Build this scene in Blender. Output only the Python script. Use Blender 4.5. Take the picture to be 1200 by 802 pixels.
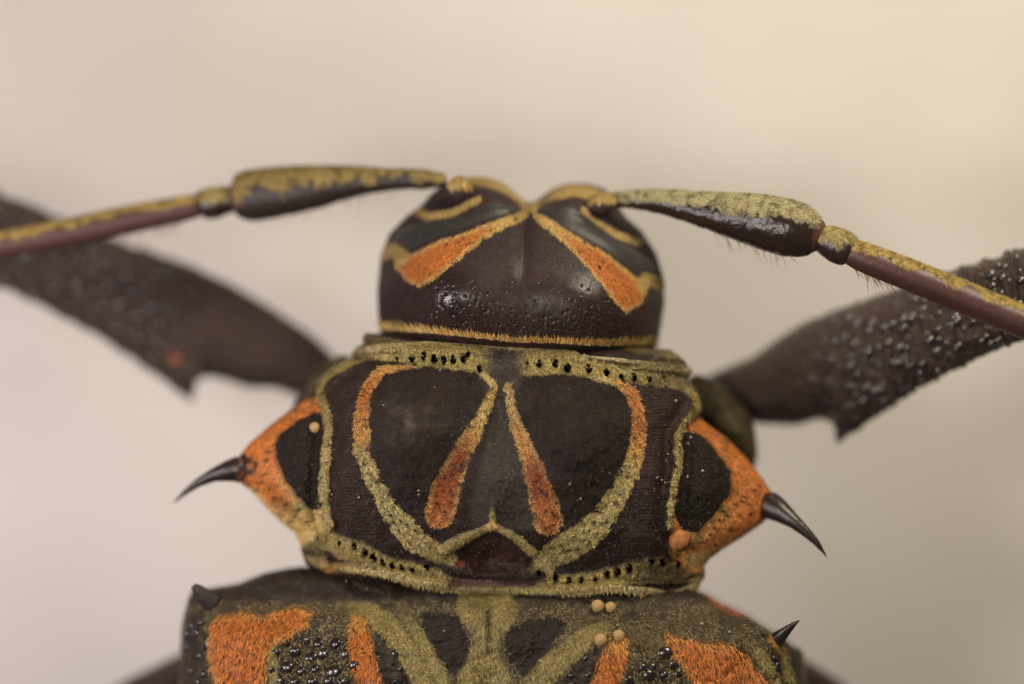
import bpy, math, numpy as np
from mathutils import Vector
rng = np.random.default_rng(7)
for o in list(bpy.data.objects): bpy.data.objects.remove(o)
S = bpy.context.scene
S.unit_settings.scale_length = 0.003          # one unit is 3 mm: the frame is 36 mm wide
D = 40.0                                      # camera height above the plane of focus

# ---------------------------------------------------------------- camera, world, lamps
cam_d = bpy.data.cameras.new('camera'); cam = bpy.data.objects.new('camera', cam_d)
S.collection.objects.link(cam); S.camera = cam
cam.location = (0, 0, D); cam_d.sensor_width = 36; cam_d.lens = 120
cam_d.clip_start = 1; cam_d.clip_end = 500
cam_d.dof.use_dof = True; cam_d.dof.focus_distance = D + 0.16
cam_d.dof.aperture_fstop = 0.12 / 3.3
cam_d.dof.aperture_blades = 0

w = bpy.data.worlds.new('World'); S.world = w; w.use_nodes = True
w.node_tree.nodes['Background'].inputs[0].default_value = (1.0, 0.88, 0.76, 1)
w.node_tree.nodes['Background'].inputs[1].default_value = 0.12

def area(name, loc, size, power, col, target=(0, 0, -2)):
    l = bpy.data.lights.new(name, 'AREA'); l.shape = 'DISK'; l.size = size; l.energy = power; l.color = col
    o = bpy.data.objects.new(name, l); S.collection.objects.link(o); o.location = loc
    o.rotation_euler = (Vector(target) - Vector(loc)).to_track_quat('-Z', 'Y').to_euler()
    return o
area('lamp_left', (-14.5, -1, 8), 6.0, 1780, (1.0, 0.885, 0.935), (-6.5, 0, -8))
area('lamp_top', (9, 12.5, 7.5), 6.0, 3450, (1.0, 0.895, 0.675), (1, 6, -8))
area('lamp_small', (-5.6, .8, 15), 2.4, 1300, (1.0, 0.93, 0.86), (0, 0, 0))
S.view_settings.view_transform = 'Standard'; S.view_settings.look = 'None'
S.view_settings.exposure = 0; S.view_settings.gamma = 1
S.render.engine = 'CYCLES'

# ---------------------------------------------------------------- helpers
def W(px, py, z):
    k = (D - z) / D
    return (px - 600) / 100 * k, (401 - py) / 100 * k, z

def hsh(i, j, s):
    n = np.sin(i * 127.1 + j * 311.7 + s * 74.7) * 43758.5453
    return n - np.floor(n)
def vn(x, y, s=0):
    i = np.floor(x); j = np.floor(y); f = x - i; g = y - j
    f = f * f * (3 - 2 * f); g = g * g * (3 - 2 * g)
    return (hsh(i, j, s) * (1 - f) + hsh(i + 1, j, s) * f) * (1 - g) + (hsh(i, j + 1, s) * (1 - f) + hsh(i + 1, j + 1, s) * f) * g
def fbm(x, y, sc, s=0, o=4):
    t = 0; a = 1; n = 0
    for k in range(o):
        t = t + a * vn(x / sc, y / sc, s + k * 3.1); n += a; a *= .55; sc /= 2.1
    return t / n
def sst(a, b, x):
    t = np.clip((x - a) / (b - a), 0, 1); return t * t * (3 - 2 * t)
def itp(x, pts, c=1):
    p = sorted(pts, key=lambda q: q[0]); return np.interp(x, [q[0] for q in p], [q[c] for q in p])
def its(x, pts, sg=7.):
    p = sorted(pts); lo = p[0][0] - 40; hi = p[-1][0] + 40; u = np.arange(lo, hi, .5)
    v = np.interp(u, [q[0] for q in p], [q[1] for q in p]); k = np.exp(-.5 * (np.arange(-60, 61) * .5 / sg) ** 2); k /= k.sum()
    return np.interp(x, u, np.convolve(np.pad(v, 60, 'edge'), k, 'valid'))
def stroke(px, py, pts):
    """signed distance, colour and direction of a stroke through (x, y, radius, colour)"""
    best = np.full(px.shape, 1e9); col = np.zeros(px.shape + (3,)); ang = np.zeros(px.shape)
    for a, b in zip(pts[:-1], pts[1:]):
        dx = b[0] - a[0]; dy = b[1] - a[1]; L2 = dx * dx + dy * dy + 1e-9
        t = np.clip(((px - a[0]) * dx + (py - a[1]) * dy) / L2, 0, 1)
        d = np.hypot(px - a[0] - t * dx, py - a[1] - t * dy) - (a[2] + (b[2] - a[2]) * t)
        m = d < best; best = np.where(m, d, best)
        c = np.array(a[3])[None] * (1 - t[..., None]) + np.array(b[3])[None] * t[..., None]
        col = np.where(m[..., None], c, col); ang = np.where(m, math.atan2(-dy, dx), ang)
    return best, col, ang
def poly(px, py, pts):
    d = np.full(px.shape, 1e9); ins = np.zeros(px.shape, bool); n = len(pts)
    for i in range(n):
        ax, ay = pts[i]; bx, by = pts[(i + 1) % n]
        dx = bx - ax; dy = by - ay
        t = np.clip(((px - ax) * dx + (py - ay) * dy) / (dx * dx + dy * dy + 1e-9), 0, 1)
        d = np.minimum(d, np.hypot(px - ax - t * dx, py - ay - t * dy))
        c = (ay > py) != (by > py)
        xi = dx * (py - ay) / (dy if abs(dy) > 1e-9 else 1e-9) + ax
        ins ^= c & (px < xi)
    return np.where(ins, -d, d)

def tag(o, label=None, cat=None, group=None, kind=None):
    if label: o['label'] = label
    if cat: o['category'] = cat
    if group: o['group'] = group
    if kind: o['kind'] = kind
    return o
def mesh_obj(name, V, F, mat, parent=None, col=None, gloss=None, smooth=True):
    """V (n,3); F list of index arrays (m,3) or (m,4)"""
    me = bpy.data.meshes.new(name)
    F = [f for f in F if len(f)]
    nl = sum(f.size for f in F); nf = sum(len(f) for f in F)
    me.vertices.add(len(V)); me.vertices.foreach_set('co', np.asarray(V, np.float32).ravel())
    me.loops.add(nl); me.loops.foreach_set('vertex_index', np.concatenate([f.ravel() for f in F]).astype(np.int32))
    tot = np.concatenate([np.full(len(f), f.shape[1]) for f in F]); st = np.concatenate([[0], np.cumsum(tot)[:-1]])
    me.polygons.add(nf); me.polygons.foreach_set('loop_start', st.astype(np.int32))
    me.update(calc_edges=True); me.validate()
    me.polygons.foreach_set('use_smooth', np.full(nf, smooth))
    if col is not None:
        a = me.attributes.new('tint', 'FLOAT_COLOR', 'POINT')
        c = np.ones((len(V), 4), np.float32); c[:, :3] = col; a.data.foreach_set('color', c.ravel())
    if gloss is not None:
        a = me.attributes.new('rough', 'FLOAT', 'POINT'); a.data.foreach_set('value', np.asarray(gloss, np.float32))
    me.materials.append(mat)
    o = bpy.data.objects.new(name, me); S.collection.objects.link(o)
    if parent is not None: o.parent = parent
    return o
def empty(name, parent=None, loc=(0, 0, 0)):
    o = bpy.data.objects.new(name, None); o.location = loc; o.empty_display_size = .3
    S.collection.objects.link(o); o.parent = parent
    return o

# ---------------------------------------------------------------- materials
def mat_new(name):
    m = bpy.data.materials.new(name); m.use_nodes = True
    nt = m.node_tree; return m, nt, nt.nodes['Principled BSDF']
def cuticle(name, scale=18, bump=.25, dist=.02, spec=.5, var=.35, stretch=(1, 1, 1)):
    m, nt, b = mat_new(name); N = nt.nodes; L = nt.links
    at = N.new('ShaderNodeAttribute'); at.attribute_name = 'tint'
    ar = N.new('ShaderNodeAttribute'); ar.attribute_name = 'rough'
    tc = N.new('ShaderNodeTexCoord'); mp = N.new('ShaderNodeMapping'); mp.inputs['Scale'].default_value = stretch
    L.new(tc.outputs['Object'], mp.inputs[0])
    n1 = N.new('ShaderNodeTexNoise'); n1.inputs['Scale'].default_value = scale; n1.inputs['Detail'].default_value = 6
    n1.inputs['Roughness'].default_value = .65
    L.new(mp.outputs[0], n1.inputs['Vector'])
    mr = N.new('ShaderNodeMapRange'); mr.inputs[1].default_value = .25; mr.inputs[2].default_value = .75
    mr.inputs[3].default_value = 1 - var; mr.inputs[4].default_value = 1 + var
    L.new(n1.outputs[0], mr.inputs[0])
    mx = N.new('ShaderNodeVectorMath'); mx.operation = 'SCALE'
    L.new(at.outputs['Color'], mx.inputs[0]); L.new(mr.outputs[0], mx.inputs['Scale'])
    L.new(mx.outputs[0], b.inputs['Base Color'])
    L.new(ar.outputs['Fac'], b.inputs['Roughness'])
    bp = N.new('ShaderNodeBump'); bp.inputs['Strength'].default_value = bump; bp.inputs['Distance'].default_value = dist
    L.new(n1.outputs[0], bp.inputs['Height']); L.new(bp.outputs[0], b.inputs['Normal'])
    b.inputs['Specular IOR Level'].default_value = spec
    return m
M_cut = cuticle('cuticle', 16, .7, .03, .22)
M_head = cuticle('head_cuticle', 9, .2, .03, .45)
M_leg = cuticle('leg_cuticle', 9, 1.0, .09, .5)
M_ant = cuticle('antenna_cuticle', 20, .35, .02, .6)
def hair_mat():
    m, nt, b = mat_new('setae'); at = nt.nodes.new('ShaderNodeAttribute'); at.attribute_name = 'tint'
    nt.links.new(at.outputs['Color'], b.inputs['Base Color']); b.inputs['Roughness'].default_value = .55
    b.inputs['Specular IOR Level'].default_value = .25
    return m
M_hair = hair_mat()
def simple(name, col, rough, spec=.5, nz=None, bump=.3, sss=0):
    m, nt, b = mat_new(name); b.inputs['Roughness'].default_value = rough; b.inputs['Specular IOR Level'].default_value = spec
    n = nt.nodes.new('ShaderNodeTexNoise'); n.inputs['Scale'].default_value = nz or 10; n.inputs['Detail'].default_value = 5
    tc = nt.nodes.new('ShaderNodeTexCoord'); nt.links.new(tc.outputs['Object'], n.inputs['Vector'])
    r = nt.nodes.new('ShaderNodeValToRGB'); r.color_ramp.elements[0].position = .3; r.color_ramp.elements[1].position = .7
    r.color_ramp.elements[0].color = tuple(c * .72 for c in col) + (1,); r.color_ramp.elements[1].color = tuple(min(1, c * 1.2) for c in col) + (1,)
    nt.links.new(n.outputs[0], r.inputs[0]); nt.links.new(r.outputs[0], b.inputs['Base Color'])
    bp = nt.nodes.new('ShaderNodeBump'); bp.inputs['Strength'].default_value = bump; bp.inputs['Distance'].default_value = .01
    nt.links.new(n.outputs[0], bp.inputs['Height']); nt.links.new(bp.outputs[0], b.inputs['Normal'])
    if sss: b.inputs['Subsurface Weight'].default_value = sss; b.inputs['Subsurface Radius'].default_value = (.1, .06, .03)
    return m
M_gran = simple('granule_black', (.016, .009, .008), .26, 1.0, 6)
M_gran.node_tree.nodes['Principled BSDF'].inputs['Coat Weight'].default_value = .7
M_gran.node_tree.nodes['Principled BSDF'].inputs['Coat Roughness'].default_value = .22
M_spine = simple('spine_horn', (.022, .012, .012), .28, .55, 5)
M_bead = simple('bead_pale', (.42, .27, .11), .45, .4, 7, .2, .2)
M_beado = simple('bead_orange', (.40, .15, .045), .7, .3, 14, .6, .05)
M_dust = simple('dust_pale', (.42, .36, .28), .7, .3, 12)

# colours (albedo)
BLK = (.013, .0085, .006); DRK = (.014, .0088, .0065); PUR = (.026, .0085, .010); GRY = (.055, .045, .036)
ORG = (.54, .175, .040); ORD = (.38, .095, .022); RUS = (.29, .070, .020); YEL = (.60, .41, .15); OLI = (.35, .27, .10)
OLD = (.15, .11, .05); PAL = (.50, .40, .20); YOR = (.58, .29, .075)

# ---------------------------------------------------------------- grids
class Grid: pass
def finish_grid(px, py, z):
    g = Grid(); g.px = px; g.py = py; X, Y, Z = W(px, py, z)
    g.P = np.stack([X, Y, Z + 0 * X], -1)
    du = np.gradient(g.P, axis=1); dv = np.gradient(g.P, axis=0)
    n = np.cross(dv, du); n /= np.linalg.norm(n, axis=-1, keepdims=True) + 1e-12
    g.up = np.sign(n[..., 2].mean()) or 1; g.N = n * g.up
    g.col = np.zeros(px.shape + (3,)) + DRK; g.rough = np.full(px.shape, .5)
    return g
def quads(ny, nx, flip=False, wrap=False):
    i = np.arange(ny - 1)[:, None]; j = np.arange(nx if wrap else nx - 1)[None]
    j2 = (j + 1) % nx
    f = np.stack([i * nx + j, i * nx + j2, (i + 1) * nx + j2, (i + 1) * nx + j], -1).reshape(-1, 4)
    return f[:, ::-1] if flip else f
def sub_faces(g, mask):
    ny, nx = g.px.shape; f = quads(ny, nx)
    m = mask.ravel(); f = f[m[f].sum(1) >= 3]
    if not len(f): return np.zeros((0, 3)), f, np.zeros(0, int)
    ids, inv = np.unique(f, return_inverse=True)
    return ids, inv.reshape(-1, 4), ids
def paint(g, sd, col, soft=1.6, rough=None, amt=1):
    m = (1 - sst(-soft, soft, sd)) * amt
    g.col = g.col * (1 - m[..., None]) + np.asarray(col) * m[..., None]
    if rough is not None: g.rough = g.rough * (1 - m) + rough * m
    return m

def hair_arrays(P, N, ang, col, length, width, lift=.35, jit=.35, curl=.25):
    n = len(P)
    a = ang + rng.normal(0, jit, n)
    d = np.stack([np.cos(a), np.sin(a), np.zeros(n)], -1)
    d -= N * (d * N).sum(1, keepdims=True); d /= np.linalg.norm(d, axis=1, keepdims=True) + 1e-9
    l = length * rng.uniform(.6, 1.25, n)[:, None]; wd = width * rng.uniform(.7, 1.3, n)[:, None]
    lf = lift * rng.uniform(.5, 1.5, n)[:, None]
    side = np.cross(N, d)
    base = P - N * .008; mid = P + d * l * .5 + N * l * lf * .5
    tip = mid + d * l * .5 + N * l * lf * .5 * (1 - 2 * curl) + side * l * rng.normal(0, .1, n)[:, None]
    V = np.stack([base - side * wd / 2, base + side * wd / 2, mid + side * wd * .42, mid - side * wd * .42, tip], 1).reshape(-1, 3)
    b = np.arange(n)[:, None] * 5
    q = b + np.array([[0, 1, 2, 3]]); t = b + np.array([[3, 2, 4]])
    c = col * rng.uniform(.5, 1.45, n)[:, None] * (1 + rng.normal(0, .06, (n, 3)))
    c = np.clip(c * 1.12, 0, .9)
    return V, q, t, np.repeat(c, 5, 0)
def sample(g, mask, n):
    idx = np.flatnonzero(mask.ravel())
    if not len(idx): return None
    # weight by the area each vertex stands for
    P = g.P; a = np.linalg.norm(np.cross(np.gradient(P, axis=0), np.gradient(P, axis=1)), axis=-1).ravel()[idx] + 1e-12
    k = rng.choice(idx, n, p=a / a.sum()); ar = a.sum()
    return k, ar
def hair_obj(name, g, mask, ang, parent, per=60, length=.08, width=.011, col=None, base=True, lift=.35, jit=.35, kind=None, off=.004, cmul=1.0, avoid=None, bf=.5):
    """a felt patch: the strip of surface it grows on plus its short hairs.  per = hairs per 0.01 square unit (100 px^2)"""
    idx = np.flatnonzero(mask.ravel())
    P = g.P; ar = np.linalg.norm(np.cross(np.gradient(P, axis=0), np.gradient(P, axis=1)), axis=-1).ravel()[idx]
    n = int(ar.sum() * 100 * per)
    if n < 1: return None
    k = rng.choice(idx, n, p=ar / ar.sum())
    Pk = g.P.reshape(-1, 3)[k] + np.column_stack([rng.normal(0, .006, (n, 2)), np.zeros(n)]); Nk = g.N.reshape(-1, 3)[k]
    ck = (np.tile(col, (n, 1)) if col is not None else g.col.reshape(-1, 3)[k]) * cmul
    ak = ang.ravel()[k] if isinstance(ang, np.ndarray) else np.full(n, ang)
    if avoid is not None:
        kk = D / (D - Pk[:, 2]); ok = np.ones(n, bool)
        for f_ in (0, .55, 1.05):
            hx = 600 + (Pk[:, 0] + np.cos(ak) * length * f_) * 100 * kk; hy = 401 - (Pk[:, 1] + np.sin(ak) * length * f_) * 100 * kk
            for x_, y_, r_ in avoid: ok &= np.hypot(hx - x_, hy - y_) > r_
        Pk, Nk, ak, ck = Pk[ok], Nk[ok], ak[ok], ck[ok]
    V, q, t, c = hair_arrays(Pk, Nk, ak, ck, length, width, lift, jit)
    F = [q, t]
    if base:
        ids, f, _ = sub_faces(g, mask)
        nb = len(ids)
        if nb:
            Vb = g.P.reshape(-1, 3)[ids] + g.N.reshape(-1, 3)[ids] * off
            cb = g.col.reshape(-1, 3)[ids] * bf
            if g.up < 0 : pass
            V = np.concatenate([Vb, V]); c = np.concatenate([cb, c]); F = [f, q + nb, t + nb]
    o = mesh_obj(name, V, F, M_hair, parent, c)
    if kind: o['kind'] = kind
    return o
def grid_obj(name, g, mat, parent=None, under=None, flip=False):
    ny, nx = g.px.shape
    V = g.P.reshape(-1, 3); c = g.col.reshape(-1, 3); r = g.rough.ravel(); F = [quads(ny, nx, g.up > 0)]
    if under is not None:                       # underside, coarser
        U, n2y, n2x = under
        F.append(quads(n2y, n2x, g.up < 0) + len(V))
        V = np.concatenate([V, U.reshape(-1, 3)]); k = n2y * n2x
        c = np.concatenate([c, np.tile(DRK, (k, 1))]); r = np.concatenate([r, np.full(k, .6)])
    return mesh_obj(name, V, F, mat, parent, c, r)
def nearest(g, x, y):
    k = np.argmin((g.px - x) ** 2 + (g.py - y) ** 2 - (g.P[..., 2] * 0)); return g.P.reshape(-1, 3)[k], g.N.reshape(-1, 3)[k]

def loft(Lp, Rp, y0, y1, nx, ny, bend, H, ze, B, kx=6, ky=8, full=(True, True)):
    t = np.linspace(-1, 1, nx); s = np.sin(t * math.pi / 2) * .55 + t * .45
    v = np.linspace(0, 1, ny); w_ = -np.cos(v * math.pi) * .55 + (2 * v - 1) * .45
    if not full[1]: w_ = -1 + 2 * v
    yy = y0 + (y1 - y0) * (w_ + 1) / 2
    L = itp(yy, [(b, a) for a, b in Lp]); R = itp(yy, [(b, a) for a, b in Rp])
    px = (L + R)[:, None] / 2 + (R - L)[:, None] / 2 * s[None]
    y = yy[:, None] + 0 * px; py = y + bend(px, y)
    Ex = np.clip(1 - np.abs(s) ** kx, 0, 1) ** .5
    Ey = np.clip(1 - np.abs(w_) ** ky, 0, 1) ** .5
    E = Ey[:, None] * Ex[None]; zed = ze(px, py)
    z = zed + (H(px, py) - zed) * E
    zb = zed - B * E
    g = finish_grid(px, py, z); g.s = s[None] + 0 * px; g.w = w_[:, None] + 0 * px
    sx = np.unique(np.append(np.arange(0, nx, 6), nx - 1)); sy = np.unique(np.append(np.arange(0, ny, 6), ny - 1))
    X, Y, Z = W(px[np.ix_(sy, sx)], py[np.ix_(sy, sx)], zb[np.ix_(sy, sx)])
    g.under = (np.stack([X, Y, Z], -1), len(sy), len(sx))
    return g
def tube(st, nseg=120, nr=48, flat=1.0, sm=True, end=(True, True)):
    """tube through stations (px, py, z, r_px)"""
    st = np.array(st, float); d = np.r_[0, np.cumsum(np.hypot(*np.diff(st[:, :2], axis=0).T))]
    u = np.linspace(0, d[-1], nseg)
    # Catmull-like smoothing: interpolate linearly, then smooth
    c = np.stack([np.interp(u, d, st[:, k]) for k in range(4)], 1)
    if sm:
        for _ in range(int(nseg * .06) + 1):
            c[1:-1] = (c[:-2] + 2 * c[1:-1] + c[2:]) / 4
    e = np.minimum(1, np.sqrt(np.clip(1 - (1 - np.clip(u / (c[0, 3] * .5 + 1e-6), 0, 1)) ** 2, 0, 1))) if end[0] else 1
    e2 = np.minimum(1, np.sqrt(np.clip(1 - (1 - np.clip((d[-1] - u) / (c[-1, 3] * .5 + 1e-6), 0, 1)) ** 2, 0, 1))) if end[1] else 1
    r = c[:, 3] * e * e2
    C = np.stack(W(c[:, 0], c[:, 1], c[:, 2]), 1); T = np.gradient(C, axis=0); T /= np.linalg.norm(T, axis=1, keepdims=True)
    side = np.cross(T, [0, 0, 1.0]); side /= np.linalg.norm(side, axis=1, keepdims=True); up = np.cross(side, T)
    a = np.linspace(0, 2 * math.pi, nr, endpoint=False)
    R = (r / 100)[:, None, None]
    P = C[:, None] + R * (np.cos(a)[None, :, None] * side[:, None] + flat * np.sin(a)[None, :, None] * up[:, None])
    g = Grid(); g.P = P; N = P - C[:, None]; g.N = N / (np.linalg.norm(N, axis=-1, keepdims=True) + 1e-9)
    k = D / (D - P[..., 2]); g.px = 600 + P[..., 0] * 100 * k; g.py = 401 - P[..., 1] * 100 * k
    g.col = np.zeros(P.shape) + DRK; g.rough = np.full(P.shape[:2], .4); g.up = 1
    g.a = a[None] + 0 * g.px; g.t = (u / d[-1])[:, None] + 0 * g.px; g.u = u[:, None] + 0 * g.px
    return g
def tube_obj(name, g, mat, parent=None):
    ny, nx = g.px.shape; V = g.P.reshape(-1, 3)
    F = [quads(ny, nx, False, True)]
    ends = [np.arange(nx)[None, ::-1], (np.arange(nx) + (ny - 1) * nx)[None]]
    n0 = np.cross(V[F[0][:, 1]] - V[F[0][:, 0]], V[F[0][:, 3]] - V[F[0][:, 0]])
    if (n0 * g.N.reshape(-1, 3)[F[0][:, 0]]).sum() < 0: F[0] = F[0][:, ::-1]; ends = [e[:, ::-1] for e in ends]
    return mesh_obj(name, V, F + ends, mat, parent, g.col.reshape(-1, 3), g.rough.ravel())

# ================================================================ SETTING
def paper():
    n = 60; t = np.linspace(-1, 1, n); X, Y = np.meshgrid(t * 140, t * 140)
    Z = -10.0 + 0 * X
    V = np.stack([X, Y, Z], -1).reshape(-1, 3)
    m, nt, b = mat_new('cream_paper'); N = nt.nodes; L = nt.links
    tc = N.new('ShaderNodeTexCoord'); nz = N.new('ShaderNodeTexNoise'); nz.inputs['Scale'].default_value = .35; nz.inputs['Detail'].default_value = 4
    L.new(tc.outputs['Object'], nz.inputs['Vector'])
    r = N.new('ShaderNodeValToRGB'); r.color_ramp.elements[0].position = .3; r.color_ramp.elements[1].position = .75
    r.color_ramp.elements[0].color = (.68, .635, .61, 1); r.color_ramp.elements[1].color = (.76, .71, .68, 1)
    L.new(nz.outputs[0], r.inputs[0])
    # one faint yellow stain between the left feeler and the head
    vm = N.new('ShaderNodeVectorMath'); vm.operation = 'DISTANCE'; vm.inputs[1].default_value = (-2.95, .95, -10)
    L.new(tc.outputs['Object'], vm.inputs[0])
    mr = N.new('ShaderNodeMapRange'); mr.inputs[1].default_value = .1; mr.inputs[2].default_value = .45; mr.inputs[3].default_value = .35; mr.inputs[4].default_value = 0
    L.new(vm.outputs['Value'], mr.inputs[0])
    mx = N.new('ShaderNodeMix'); mx.data_type = 'RGBA'; L.new(mr.outputs[0], mx.inputs[0]); L.new(r.outputs[0], mx.inputs[6]); mx.inputs[7].default_value = (.6, .53, .36, 1)
    L.new(mx.outputs[2], b.inputs['Base Color']); b.inputs['Roughness'].default_value = .9
    n2 = N.new('ShaderNodeTexNoise'); n2.inputs['Scale'].default_value = 12; L.new(tc.outputs['Object'], n2.inputs['Vector'])
    bp = N.new('ShaderNodeBump'); bp.inputs['Strength'].default_value = .1; L.new(n2.outputs[0], bp.inputs['Height']); L.new(bp.outputs[0], b.inputs['Normal'])
    o = mesh_obj('paper_surface', V, [quads(n, n)], m); o['kind'] = 'structure'
paper()

beetle = empty('beetle', None, (0, 0, -10))
tag(beetle, 'large dark longhorn beetle with orange and olive felted stripes, seen from above on cream paper', 'beetle')
class Root: pass
def part_parent(o, p): o.parent = p
BP = beetle
def fix(o):                      # keep world position under the empty at the paper
    o.location.z += 10.0
    return o

# ================================================================ HEAD
def head():
    tl = lambda x: .06 * (x - 612)
    def bend(x, y):
        f = 1 - sst(211, 300, y)
        return tl(x) + f * (26 * np.exp(-((x - 621) / 26) ** 2)) + 0.03 * (y - 205) * 0
    Lp = [(556, 211), (536, 215), (518, 223), (505, 234), (494, 248), (475, 263), (456, 284), (446, 312), (442, 350), (443, 380), (446, 400), (452, 425), (458, 436)]
    Rp = [(690, 211), (706, 215), (718, 223), (724, 234), (734, 248), (752, 262), (769, 287), (778, 316), (779, 345), (774, 378), (769, 400), (764, 425), (758, 436)]
    def H(x, y):
        y0 = y - tl(x)
        z = its(y0, [(205, -1.25), (235, -.85), (262, -.55), (300, -.26), (340, -.12), (372, -.14), (405, -.26), (436, -.6)], 10)
        z = z - .95 * (np.abs(x - 612) / 175) ** 3.2
        z = z - .10 * np.exp(-((x - 614) / 9) ** 2) * sst(345, 250, y0)             # median groove
        z = z + .10 * np.exp(-((x - 530) / 45) ** 2 - ((y0 - 352) / 34) ** 2) + .08 * np.exp(-((x - 697) / 45) ** 2 - ((y0 - 352) / 34) ** 2)
        z = z + .22 * np.exp(-((x - 572) / 34) ** 2 - ((y0 - 228) / 20) ** 2) + .22 * np.exp(-((x - 672) / 36) ** 2 - ((y0 - 228) / 20) ** 2)
        # hollows round the feeler sockets
        z = z - .18 * np.exp(-((x - 520) / 24) ** 2 - ((y - 236) / 11) ** 2) - .18 * np.exp(-((x - 722) / 24) ** 2 - ((y - 256) / 13) ** 2)
        z = z + .012 * (fbm(x, y, 26, 3) - .5)
        return z
    g = loft(Lp, Rp, 211, 436, 380, 290, bend, H, lambda x, y: -1.35 + 0 * x, 1.0, 5, 9)
    n = fbm(g.px, g.py, 30, 5)
    g.col = np.array(DRK) * (1 - n[..., None]) + np.array(PUR) * n[..., None] * 1.1
    g.rough[:] = .30 + .18 * fbm(g.px, g.py, 18, 9)
    g.rough += .28 * sst(335, 300, g.py - .06 * (g.px - 612))
    g.rough *= 1 - .58 * np.exp(-((g.px - 525) / 26) ** 2 - ((g.py - 355) / 22) ** 2)
    # punctures over the rear half
    k = 0
    for (x, y) in rng.uniform([455, 328], [765, 392], (360, 2)):
        den = math.exp(-((x - 535) / 45) ** 2 - ((y - 358) / 24) ** 2) + .6 * math.exp(-((x - 700) / 45) ** 2 - ((y - 365) / 24) ** 2) + .08
        if rng.random() > den: continue
        d2 = (g.px - x) ** 2 + (g.py - y) ** 2
        r = rng.uniform(1.0, 1.7); m = np.exp(-(d2 / r ** 2) ** 1.5)
        g.P[..., 2] -= .015 * m; g.col = g.col * (1 - .7 * m[..., None])
    du = np.gradient(g.P, axis=1); dv = np.gradient(g.P, axis=0); nn = np.cross(dv, du); nn /= np.linalg.norm(nn, axis=-1, keepdims=True) + 1e-9; g.N = nn * np.sign(nn[..., 2].mean())
    px, py = g.px, g.py; e = (fbm(px, py, 7, 2) - .5) * 5
    sd, _, _ = stroke(px, py, [(619, 252, .6, BLK), (610, 320, .6, BLK), (603, 396, .6, BLK)]); paint(g, sd + e * .2, BLK, 1.6, .4, .8)
    sl = poly(px, py, [(618, 247), (603, 251), (563, 266), (513, 283), (485, 297), (464, 309), (476, 326), (493, 335), (519, 320), (550, 293), (566, 280), (606, 260), (618, 253)]) + e
    sr = poly(px, py, [(624, 247), (646, 258), (677, 278), (701, 291), (726, 309), (748, 328), (757, 341), (748, 356), (732, 364), (717, 350), (698, 326), (680, 304), (658, 283), (627, 256)]) + e
    stripes = []
    for sd, tip, rim in ((sl, (618, 250), (493, 335)), (sr, (624, 250), (732, 364))):
        dt = np.hypot(px - tip[0], py - tip[1])
        c = np.array(YEL)[None] * (1 - sst(20, 75, dt)[..., None]) + np.array(ORG)[None] * sst(20, 75, dt)[..., None]
        edge = sst(-6, -1, sd)[..., None]; c = c * (1 - .75 * edge) + np.array(YEL) * .75 * edge
        dd = hsh(np.floor(px / 2.5), np.floor(py / 2.5), 3.3); c = np.where(((dd > .965) & (dt < 110))[..., None], np.array(DRK), c)
        m = paint(g, sd, c, 1.5, .7); stripes.append(m > .5)
    yl = []
    for pts in ([(448, 300, 6, YEL), (462, 293, 7.5, YEL), (472, 300, 8, YEL), (468, 309, 5, YEL)],
                [(752, 334, 8, YEL), (762, 326, 8, YEL), (773, 333, 6, YEL)],
                [(491, 249, 4, YEL), (503, 256, 4.5, YEL), (532, 249, 4, YEL), (560, 235, 3.5, YEL)],
                [(683, 246, 3, YEL), (701, 262, 3, YEL), (722, 276, 4, YEL), (747, 283, 4.5, YEL)],
                [(548, 211, 6, YEL), (566, 213, 5, YEL), (590, 220, 5.5, YEL), (611, 235, 4.5, YEL), (617, 247, 4, YEL)],
                [(624, 245, 4, YEL), (632, 235, 6, OLI), (650, 228, 6.5, YEL), (672, 224, 7, YEL), (694, 227, 7, YEL)]):
        sd, c, a = stroke(px, py, pts); m = paint(g, sd + e * .6, c * .85, 1.5, .7); yl.append((m > .5, a))
    # eyes: dark faceted bands between the stripe and the socket
    eyes = [poly(px, py, [(452, 286), (470, 268), (492, 261), (532, 256), (575, 240), (606, 242), (596, 250), (560, 262), (510, 279), (482, 293), (470, 288)]),
            poly(px, py, [(632, 243), (660, 240), (684, 252), (706, 272), (740, 290), (766, 306), (770, 322), (752, 322), (728, 306), (700, 287), (660, 266)])]
    for sd in eyes: paint(g, sd, (.034, .029, .026), 2, .42)
    hd = fix(grid_obj('head', g, M_head, BP, g.under))
    for m, s_ in zip(stripes, (1, -1)):
        hair_obj('orange_stripe', g, m, math.radians(-90 - 12 * s_), hd, 150, .045, .008, jit=.3, cmul=1.0, lift=.2)
    for m, a in yl: hair_obj('yellow_band', g, m, a, hd, 120, .045, .009, jit=.5, cmul=.95, lift=.2)
    for sd in eyes:
        ids, f, _ = sub_faces(g, sd < 0)
        V = g.P.reshape(-1, 3)[ids] + g.N.reshape(-1, 3)[ids] * (.004 + .012 * sst(0, 8, -sd.ravel()[ids]))[:, None]
        mesh_obj('eye', V, [f if g.up < 0 else f[:, ::-1]], M_head, hd, np.tile((.026, .023, .021), (len(V), 1)), np.full(len(V), .48))
    # dark short pile, thin
    hair_obj('short_pile', g, (py < 400) & (g.w > -.8), math.radians(-90), hd, 14, .035, .006, col=np.array((.05, .034, .024)), base=False, jit=.9, kind='stuff')
    # fringe along the rear margin
    P, N, A, C = [], [], [], []
    line = [(441, 385), (500, 389), (560, 395), (600, 400), (650, 401), (700, 404), (771, 403)]
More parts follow.
